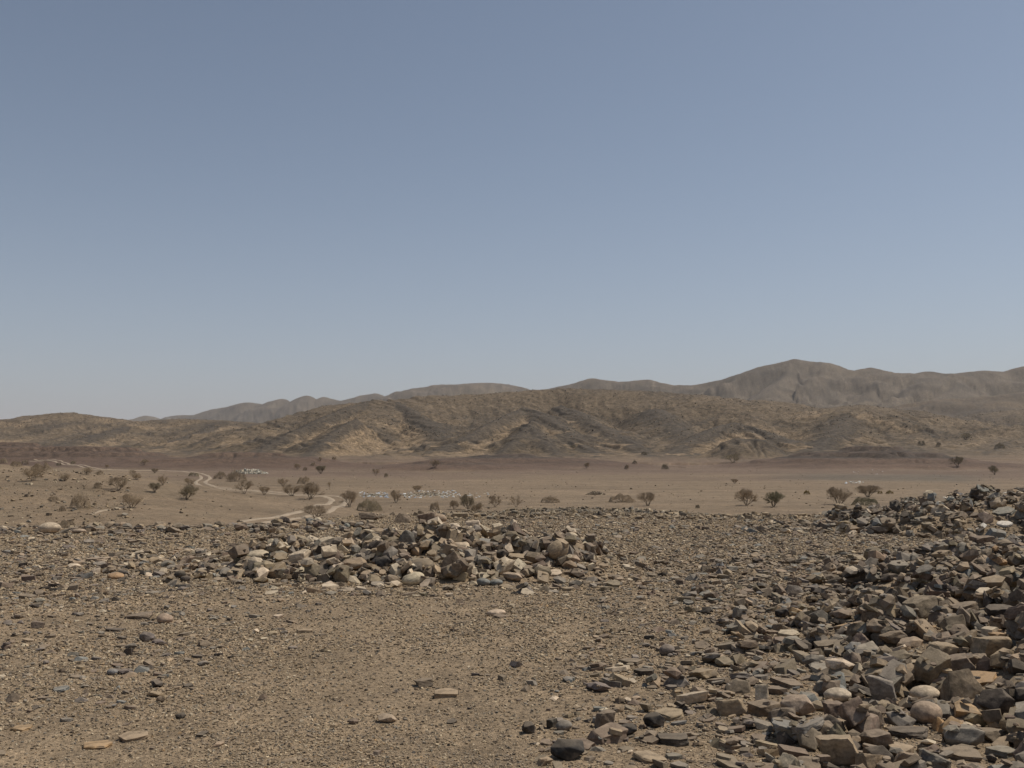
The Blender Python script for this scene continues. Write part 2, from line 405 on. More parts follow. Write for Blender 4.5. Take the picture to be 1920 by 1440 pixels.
def mat_terrain():
    m, t, b = new_mat('terrain_soil'); L = t.links.new
    at = N(t, 'ShaderNodeVertexColor', layer_name='tint')
    geo = N(t, 'ShaderNodeNewGeometry')
    def noise(scale, det=4, rough=.6):
        n = N(t, 'ShaderNodeTexNoise'); n.inputs['Scale'].default_value = scale
        n.inputs['Detail'].default_value = det; n.inputs['Roughness'].default_value = rough
        L(geo.outputs['Position'], n.inputs['Vector']); return n
    def ramp(src, lo, hi, a, c):
        mr = N(t, 'ShaderNodeMapRange'); L(src, mr.inputs['Value'])
        mr.inputs['From Min'].default_value = lo; mr.inputs['From Max'].default_value = hi
        mr.inputs['To Min'].default_value = a; mr.inputs['To Max'].default_value = c
        return mr.outputs[0]
    def mul(a, b_):
        q = N(t, 'ShaderNodeMath', operation='MULTIPLY'); L(a, q.inputs[0]); L(b_, q.inputs[1]); return q.outputs[0]
    fine = noise(160, 3, .7); mid = noise(22, 4, .65); coarse = noise(1.6, 5, .65); hillm = noise(.22, 6, .7)
    vo = N(t, 'ShaderNodeTexVoronoi'); vo.inputs['Scale'].default_value = 55; L(geo.outputs['Position'], vo.inputs['Vector'])
    v = mul(ramp(fine.outputs[0], .3, .7, .60, 1.42), ramp(mid.outputs[0], .3, .7, .84, 1.16))
    v = mul(v, ramp(coarse.outputs[0], .3, .7, .76, 1.24))
    v = mul(v, ramp(hillm.outputs[0], .3, .7, .88, 1.12))
    hn = noise(.5, 7, .8); hr = ramp(hn.outputs[0], .38, .62, .40, 1.50)      # stony speckle, hills only
    mh = N(t, 'ShaderNodeMix', data_type='FLOAT'); L(at.outputs['Alpha'], mh.inputs[0]); mh.inputs[2].default_value = 1; L(hr, mh.inputs[3])
    v = mul(v, mh.outputs[0])
    sepc = N(t, 'ShaderNodeSeparateColor'); L(vo.outputs['Color'], sepc.inputs[0])
    v = mul(v, ramp(sepc.outputs[0], 0, 1, .72, 1.30))
    mx = N(t, 'ShaderNodeVectorMath', operation='SCALE'); L(at.outputs[0], mx.inputs[0]); L(v, mx.inputs['Scale'])
    L(mx.outputs[0], b.inputs['Base Color'])
    b1 = N(t, 'ShaderNodeBump'); b1.inputs['Strength'].default_value = .9; b1.inputs['Distance'].default_value = .010
    L(fine.outputs[0], b1.inputs['Height'])
    b2 = N(t, 'ShaderNodeBump'); b2.inputs['Strength'].default_value = .5; b2.inputs['Distance'].default_value = .02
    L(mid.outputs[0], b2.inputs['Height']); L(b1.outputs[0], b2.inputs['Normal'])
    b3 = N(t, 'ShaderNodeBump'); b3.inputs['Strength'].default_value = .45; b3.inputs['Distance'].default_value = .35
    L(coarse.outputs[0], b3.inputs['Height']); L(b2.outputs[0], b3.inputs['Normal'])
    L(b3.outputs[0], b.inputs['Normal'])
    return m
M_TERR = mat_terrain()

def mat_rock(name, objc=False):
    m, t, b = new_mat(name); L = t.links.new
    at = N(t, 'ShaderNodeVertexColor', layer_name='tint')
    if objc: tc = N(t, 'ShaderNodeTexCoord'); src = tc.outputs['Object']
    else: src = N(t, 'ShaderNodeNewGeometry').outputs['Position']
    n1 = N(t, 'ShaderNodeTexNoise'); n1.inputs['Scale'].default_value = 14; n1.inputs['Detail'].default_value = 6; n1.inputs['Roughness'].default_value = .7
    n2 = N(t, 'ShaderNodeTexNoise'); n2.inputs['Scale'].default_value = 90; n2.inputs['Detail'].default_value = 3
    L(src, n1.inputs['Vector']); L(src, n2.inputs['Vector'])
    r1 = N(t, 'ShaderNodeMapRange'); L(n1.outputs[0], r1.inputs[0]); r1.inputs[1].default_value = .3; r1.inputs[2].default_value = .7; r1.inputs[3].default_value = .55; r1.inputs[4].default_value = 1.42
    r2 = N(t, 'ShaderNodeMapRange'); L(n2.outputs[0], r2.inputs[0]); r2.inputs[1].default_value = .3; r2.inputs[2].default_value = .7; r2.inputs[3].default_value = .84; r2.inputs[4].default_value = 1.16
    q = N(t, 'ShaderNodeMath', operation='MULTIPLY'); L(r1.outputs[0], q.inputs[0]); L(r2.outputs[0], q.inputs[1])
    val = q.outputs[0]
    if objc:
        wv = N(t, 'ShaderNodeTexWave'); wv.wave_type = 'BANDS'; wv.bands_direction = 'Z'
        wv.inputs['Scale'].default_value = 9; wv.inputs['Distortion'].default_value = 9; wv.inputs['Detail'].default_value = 3
        wv.inputs['Detail Scale'].default_value = 1.5
        L(src, wv.inputs['Vector'])
        r3 = N(t, 'ShaderNodeMapRange'); L(wv.outputs['Fac'], r3.inputs[0]); r3.inputs[3].default_value = .86; r3.inputs[4].default_value = 1.08
        q2 = N(t, 'ShaderNodeMath', operation='MULTIPLY'); L(val, q2.inputs[0]); L(r3.outputs[0], q2.inputs[1]); val = q2.outputs[0]
    mx = N(t, 'ShaderNodeVectorMath', operation='SCALE'); L(at.outputs[0], mx.inputs[0]); L(val, mx.inputs['Scale'])
    n5 = N(t, 'ShaderNodeTexNoise'); n5.inputs['Scale'].default_value = 6; n5.inputs['Detail'].default_value = 4; n5.inputs['Distortion'].default_value = .6; L(src, n5.inputs['Vector'])
    r5 = N(t, 'ShaderNodeMapRange'); L(n5.outputs[0], r5.inputs[0]); r5.inputs[1].default_value = .52; r5.inputs[2].default_value = .62; r5.inputs[4].default_value = .42
    m5 = N(t, 'ShaderNodeMix', data_type='RGBA'); L(r5.outputs[0], m5.inputs[0]); L(mx.outputs[0], m5.inputs[6]); m5.inputs[7].default_value = (.235, .19, .145, 1)
    # settled dust on upward faces
    geo = N(t, 'ShaderNodeNewGeometry'); sx = N(t, 'ShaderNodeSeparateXYZ'); L(geo.outputs['Normal'], sx.inputs[0])
    r4 = N(t, 'ShaderNodeMapRange'); L(sx.outputs[2], r4.inputs[0]); r4.inputs[1].default_value = .55; r4.inputs[2].default_value = 1; r4.inputs[4].default_value = .62
    q3 = N(t, 'ShaderNodeMath', operation='MULTIPLY'); L(r4.outputs[0], q3.inputs[0]); L(n1.outputs[0], q3.inputs[1])
    mc = N(t, 'ShaderNodeMix', data_type='RGBA'); L(q3.outputs[0], mc.inputs[0]); L(m5.outputs[2], mc.inputs[6]); mc.inputs[7].default_value = (.30, .235, .165, 1)
    L(mc.outputs[2], b.inputs['Base Color'])
    bp = N(t, 'ShaderNodeBump'); bp.inputs['Strength'].default_value = .6; bp.inputs['Distance'].default_value = .012; L(n1.outputs[0], bp.inputs['Height'])
    L(bp.outputs[0], b.inputs['Normal'])
    b.inputs['Roughness'].default_value = .82
    return m
M_ROCK = mat_rock('stone_surface', True)
M_STUFF = mat_rock('loose_stone_surface', False)

# ------------------------------------------------------------------ terrain objects: ground, hills, mounds, mountains
ii = np.arange(NR - 1)[:, None]; jj = np.arange(NA)[None, :]; j2 = (jj + 1) % NA
quads = np.stack([ii * NA + jj, ii * NA + j2, (ii + 1) * NA + j2, (ii + 1) * NA + jj], -1).reshape(-1, 4)
quads = quads[:, ::-1]
vreg = GG.copy(); vreg[GH < .35] = 0
qreg = vreg[quads].max(axis=1)
tagdata = {
 'ground': ('ground', 'stony sand-brown ground and desert plain running out to the hills'),
 'mountain_far': ('mountain_range', 'palest hazy range with several small humps on the left skyline'),
 'mountain_round': ('round_mountain', 'smooth dome-shaped grey-brown mountain just showing over the long hill'),
 'mountain_right': ('mountain', 'tall bare grey-brown mountain with the highest peak on the right skyline'),
 'hill_right': ('hillside', 'dark bare hillside rising to the right edge behind the red mound'),
 'hill_left': ('low_hill', 'low brown hill on the left skyline behind the dark red mounds'),
 'hill_main': ('long_hill', 'long olive-brown hill with fluted spurs across the middle of the view'),
 'mound_right': ('shale_mound', 'broad dark red-brown layered mound at the foot of the hills, right of centre'),
 'mound_left': ('shale_mound', 'low red-brown mound behind the heap of white rubble'),
 'mound_corner': ('shale_mound', 'dark red mounds under the low hill at the left edge'),
 'mound_centre': ('shale_mound', 'small dark ribbed mound with a red swell beside it, centre of the plain'),
}
P_ = np.stack([gx, gy, gz], -1)
for gi, g in enumerate(GROUPS):
    f = quads[qreg == gi]
    if len(f) == 0: print('NO FACES', g); continue
    used, inv = np.unique(f, return_inverse=True)
    vv = P_[used]; cc = gc[used]; ff = inv.reshape(-1, 4)
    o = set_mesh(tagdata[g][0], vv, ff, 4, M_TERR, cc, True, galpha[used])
    tag(o, tagdata[g][1], {'g': 'ground', 'm': 'mountain', 'h': 'hill'}[g[0]] if not g.startswith('mound') else 'mound', kind='structure')
# cap under the camera
cv = [(0, 0, float(gz[0]))] + [tuple(P_[j]) for j in range(NA)]

def hz(x, y): return float(height(np.array([x]), np.array([y]))[0])
def hit(px, py, dmin=3.0, dmax=6000):
    d = raydir(px, py); ts = np.exp(np.linspace(math.log(dmin), math.log(dmax), 1600))
    X = d[0] / d[1] * ts; Y = ts; Z = CAMH + d[2] / d[1] * ts
    h = height(X, Y)
    k = np.nonzero(h >= Z)[0]
    if len(k) == 0: return None
    k = k[0]
    if k == 0: return np.array([X[0], Y[0], h[0]])
    a, b = ts[k - 1], ts[k]; tt = np.linspace(a, b, 12)
    X = d[0] / d[1] * tt; Z = CAMH + d[2] / d[1] * tt; h = height(X, tt); k = np.nonzero(h >= Z)[0]; k = k[0] if len(k) else -1
    return np.array([X[k], tt[k], h[k]])

# ------------------------------------------------------------------ stones
PAL = {  # real stone colours
 'brown': (.146, .113, .084), 'tan': (.250, .190, .130), 'dark': (.058, .048, .041), 'charcoal': (.028, .026, .026), 'blue-grey': (.150, .155, .152),
 'cream': (.420, .350, .265), 'red-brown': (.135, .100, .078), 'grey': (.165, .148, .128), 'orange-brown': (.290, .190, .105), 'white': (.56, .53, .48),
 'sandy': (.40, .32, .225), 'olive': (.150, .122, .086), 'purple-grey': (.118, .100, .094), 'pinkish': (.300, .232, .176)}

def hull_arrays(kind, rs, n=None, detail=0):
    """unit stone (half extents about 1) as vertex and triangle arrays"""
    bm = bmesh.new()
    if kind == 'block':
        pts = []
        sk = [rs.uniform(-.25, .25) for _ in range(4)]
        for sx in (-1, 1):
            for sy in (-1, 1):
                for sz in (-1, 1):
                    c = Vector((sx * rs.uniform(.7, 1), sy * rs.uniform(.65, 1), sz * rs.uniform(.7, 1)))
                    c.x += sk[0] * c.z; c.y += sk[1] * c.z; c.z += sk[2] * c.x
                    if rs.random() < .45:   # chipped corner
                        k = rs.uniform(.25, .6)
                        for ax in range(3):
                            if rs.random() < .85:
                                q = c.copy(); q[ax] *= (1 - k); pts.append(q)
                    else: pts.append(c)
    elif kind == 'slab':
        pts = []; m_ = rs.randint(5, 7); ph = rs.uniform(0, 6)
        for i in range(m_):
            a = ph + i * 6.283 / m_ + rs.uniform(-.3, .3); q = rs.uniform(.7, 1.08)
            for sz in (-1, 1):
                k = rs.uniform(.82, 1.02)
                pts.append(Vector((math.cos(a) * q * k, math.sin(a) * q * k, sz * rs.uniform(.7, 1))))
    elif kind == 'wedge':
        pts = [Vector((-1, rs.uniform(-.9, -.5), -.9)), Vector((1, rs.uniform(-.9, -.4), -.8)), Vector((rs.uniform(.5, 1), .9, -.9)), Vector((rs.uniform(-.9, -.4), .8, -.8)),
               Vector((rs.uniform(-.6, .1), rs.uniform(-.5, 0), 1)), Vector((rs.uniform(.1, .6), rs.uniform(-.2, .5), rs.uniform(.4, .95))), Vector((rs.uniform(-.9, -.5), 0, rs.uniform(0, .5))), Vector((.9, rs.uniform(-.3, .3), rs.uniform(-.2, .4)))]
    else:   # round or lump
        m_ = n or (26 if kind == 'round' else 13); pts = []
        for i in range(m_):
            zc = 1 - 2 * (i + .5) / m_; rr_ = math.sqrt(1 - zc * zc); a = i * 2.39996 + rs.uniform(-.35, .35)
            q = rs.uniform(.93, 1) if kind == 'round' else rs.uniform(.72, 1.05)
            pts.append(Vector((rr_ * math.cos(a), rr_ * math.sin(a), zc)) * q)
    vs = [bm.verts.new(p) for p in pts]
    r = bmesh.ops.convex_hull(bm, input=vs)
    bmesh.ops.delete(bm, geom=[v for v in bm.verts if not v.link_faces], context='VERTS')
    if detail:
        bmesh.ops.dissolve_limit(bm, angle_limit=math.radians(8), verts=bm.verts, edges=bm.edges)
        if kind == 'round':
            bmesh.ops.triangulate(bm, faces=bm.faces)
            bmesh.ops.subdivide_edges(bm, edges=bm.edges, cuts=2, use_grid_fill=True, smooth=.6)
        else:
            try: bmesh.ops.bevel(bm, geom=list(bm.edges), offset=.055, offset_type='OFFSET', segments=2, profile=.6, affect='EDGES')
            except Exception: pass
            bmesh.ops.triangulate(bm, faces=bm.faces)
            long_ = [e for e in bm.edges if e.calc_length() > .42]
            bmesh.ops.subdivide_edges(bm, edges=long_, cuts=3, use_grid_fill=True)
            bmesh.ops.triangulate(bm, faces=bm.faces)
            long_ = [e for e in bm.edges if e.calc_length() > .33]
            bmesh.ops.subdivide_edges(bm, edges=long_, cuts=1)
    bmesh.ops.triangulate(bm, faces=bm.faces)
    bmesh.ops.recalc_face_normals(bm, faces=bm.faces)
    if detail:
        off = Vector((rs.uniform(0, 99), rs.uniform(0, 99), rs.uniform(0, 99)))
        amp = .05 if kind == 'round' else .085
        for v in bm.verts:
            p = v.co
            d = mnoise.noise(p * 1.7 + off) * amp + mnoise.noise(p * 4.6 + off) * amp * .5 + mnoise.noise(p * 10 + off) * amp * .22
            v.co = p * (1 + d)
    V = np.array([v.co[:] for v in bm.verts]); bm.verts.index_update()
    Fc = np.array([[v.index for v in f.verts] for f in bm.faces], dtype=np.int32)
    bm.free()
    mx = np.abs(V).max(axis=0); V = V / mx
    return V, Fc

rs0 = random.Random(3)
LOW = {k: [hull_arrays(k, rs0, n_) for _ in range(14)] for k, n_ in (('block', None), ('slab', None), ('wedge', None), ('lump', 12), ('round', 18))}
PEB = [hull_arrays('lump', rs0, 7) for _ in range(16)] + [hull_arrays('slab', rs0) for _ in range(8)]

def euler_mats(rx, ry, rz):
    cx, sx = np.cos(rx), np.sin(rx); cy, sy = np.cos(ry), np.sin(ry); cz, sz = np.cos(rz), np.sin(rz)
    R = np.empty((len(cx), 3, 3))
    R[:, 0, 0] = cz * cy; R[:, 0, 1] = cz * sy * sx - sz * cx; R[:, 0, 2] = cz * sy * cx + sz * sx
    R[:, 1, 0] = sz * cy; R[:, 1, 1] = sz * sy * sx + cz * cx; R[:, 1, 2] = sz * sy * cx - cz * sx
    R[:, 2, 0] = -sy; R[:, 2, 1] = cy * sx; R[:, 2, 2] = cy * cx
    return R

def merged(name, protos, pid, pos, R, size, colr, mat, label, cat):
    VS = []; FS = []; CS = []; base = 0
    for k, (V, Fc) in enumerate(protos):
        s = np.nonzero(pid == k)[0]
        if len(s) == 0: continue
        W = V[None] * size[s][:, None, :]
        W = np.einsum('nij,nkj->nki', R[s], W) + pos[s][:, None, :]
        n, m_ = W.shape[:2]
        VS.append(W.reshape(-1, 3)); CS.append(np.repeat(colr[s], m_, axis=0))
        FS.append((Fc[None] + (base + np.arange(n) * m_)[:, None, None]).reshape(-1, 3)); base += n * m_
    V = np.concatenate(VS); Q = np.concatenate(FS); Cc = np.concatenate(CS)
    print(name, len(pid), 'pieces', len(Q), 'tris')
    o = set_mesh(name, V, Q, 3, mat, Cc, False)
    return tag(o, label, cat, kind='stuff')

# ---- height map of the near ground on which stones are dropped one after another
CELL = .03; HX0, HX1, HY0, HY1 = -15.0, 17.0, 3.6, 28.0
nxh = int((HX1 - HX0) / CELL); nyh = int((HY1 - HY0) / CELL)
hxs = HX0 + (np.arange(nxh) + .5) * CELL; hys = HY0 + (np.arange(nyh) + .5) * CELL
HXX, HYY = np.meshgrid(hxs, hys)
HM = height(HXX.ravel(), HYY.ravel()).reshape(nyh, nxh)
OCC = np.zeros((nyh, nxh), bool)     # kept clear for named stones

STONES = []   # dict(kind, pos, R, size, col(name), rgb, label, short)
def patch(x, y, r):
    i0 = int((y - r - HY0) / CELL); i1 = int((y + r - HY0) / CELL) + 1; j0 = int((x - r - HX0) / CELL); j1 = int((x + r - HX0) / CELL) + 1
    if i0 < 0 or j0 < 0 or i1 >= nyh or j1 >= nxh: return None
    return slice(i0, i1 + 1), slice(j0, j1 + 1)

def drop(kind, x, y, a, b, c, yaw, tilt, colname, rgb, label=None, short=None, sink=.35, named=False, cat=None):
    rad = max(a, b)
    pp = patch(x, y, rad)
    if pp is None: return False
    X = HXX[pp] - x; Y = HYY[pp] - y; h = HM[pp]
    cy, sy = math.cos(yaw), math.sin(yaw)
    u = (X * cy + Y * sy) / a; v = (-X * sy + Y * cy) / b; rho = u * u + v * v
    ins = rho < 1
    if ins.sum() < 2: ins = rho <= rho.min() + 1e-9
    if not named:
        if OCC[pp][ins].any(): return False
        # keep stones from piling up right in front of a named one
        qx_, qy_ = project(x, y, float(HM[pp][ins].mean())); rp = a / y * F
        if a > .045:
            dxh = np.abs(HPX[:, 0] - qx_); dyh = qy_ - HPX[:, 1]
            if ((dxh < .26 * HPX[:, 2] + rp * .45) & (dyh > 0) & (dyh < .25 * HPX[:, 3] + rp * .55)).any(): return False
    hi = h[ins]
    zr = np.partition(hi, int(len(hi) * .42))[int(len(hi) * .42)] if len(hi) > 2 else hi.mean()
    z = zr + c * (1 - sink)
    # lean with the surface underneath
    if ins.sum() > 6:
        Xi = X[ins]; Yi = Y[ins]; hm = hi - hi.mean()
        gxx = (Xi * hm).sum() / max((Xi * Xi).sum(), 1e-6); gyy = (Yi * hm).sum() / max((Yi * Yi).sum(), 1e-6)
        gxx = max(-.7, min(.7, gxx)); gyy = max(-.7, min(.7, gyy))
    else: gxx = gyy = 0
    nrm = Vector((-gxx * .8 + random.gauss(0, tilt), -gyy * .8 + random.gauss(0, tilt), 1)).normalized()
    q = nrm.to_track_quat('Z', 'Y').to_matrix() @ Matrix.Rotation(yaw, 3, 'Z')
    # track quat spins about z; remove by rebuilding an upright frame
    ex = Vector((cy, sy, 0)); ex = (ex - nrm * ex.dot(nrm)).normalized(); ey = nrm.cross(ex)
    Rm = np.array([[ex.x, ey.x, nrm.x], [ex.y, ey.y, nrm.y], [ex.z, ey.z, nrm.z]])
    top = z + c * .8 * np.sqrt(np.clip(1 - rho, 0, 1))
    HM[pp] = np.where(ins, np.maximum(h, top), h)
    if named:
        OCC[pp] |= rho < .85
    STONES.append(dict(kind=kind, pos=np.array([x, y, z]), R=Rm, size=np.array([a, b, c]), col=colname, rgb=rgb, label=label, short=short, named=named, cat=cat))
    return True

def jit(name, amt=.18):
    c = np.array(PAL[name]) * np.array([1.18, 1.14, 1.06]); return np.clip(c * (1 + random.uniform(-amt, amt)) * (1 + rng.normal(0, .015, 3)), .01, .9)

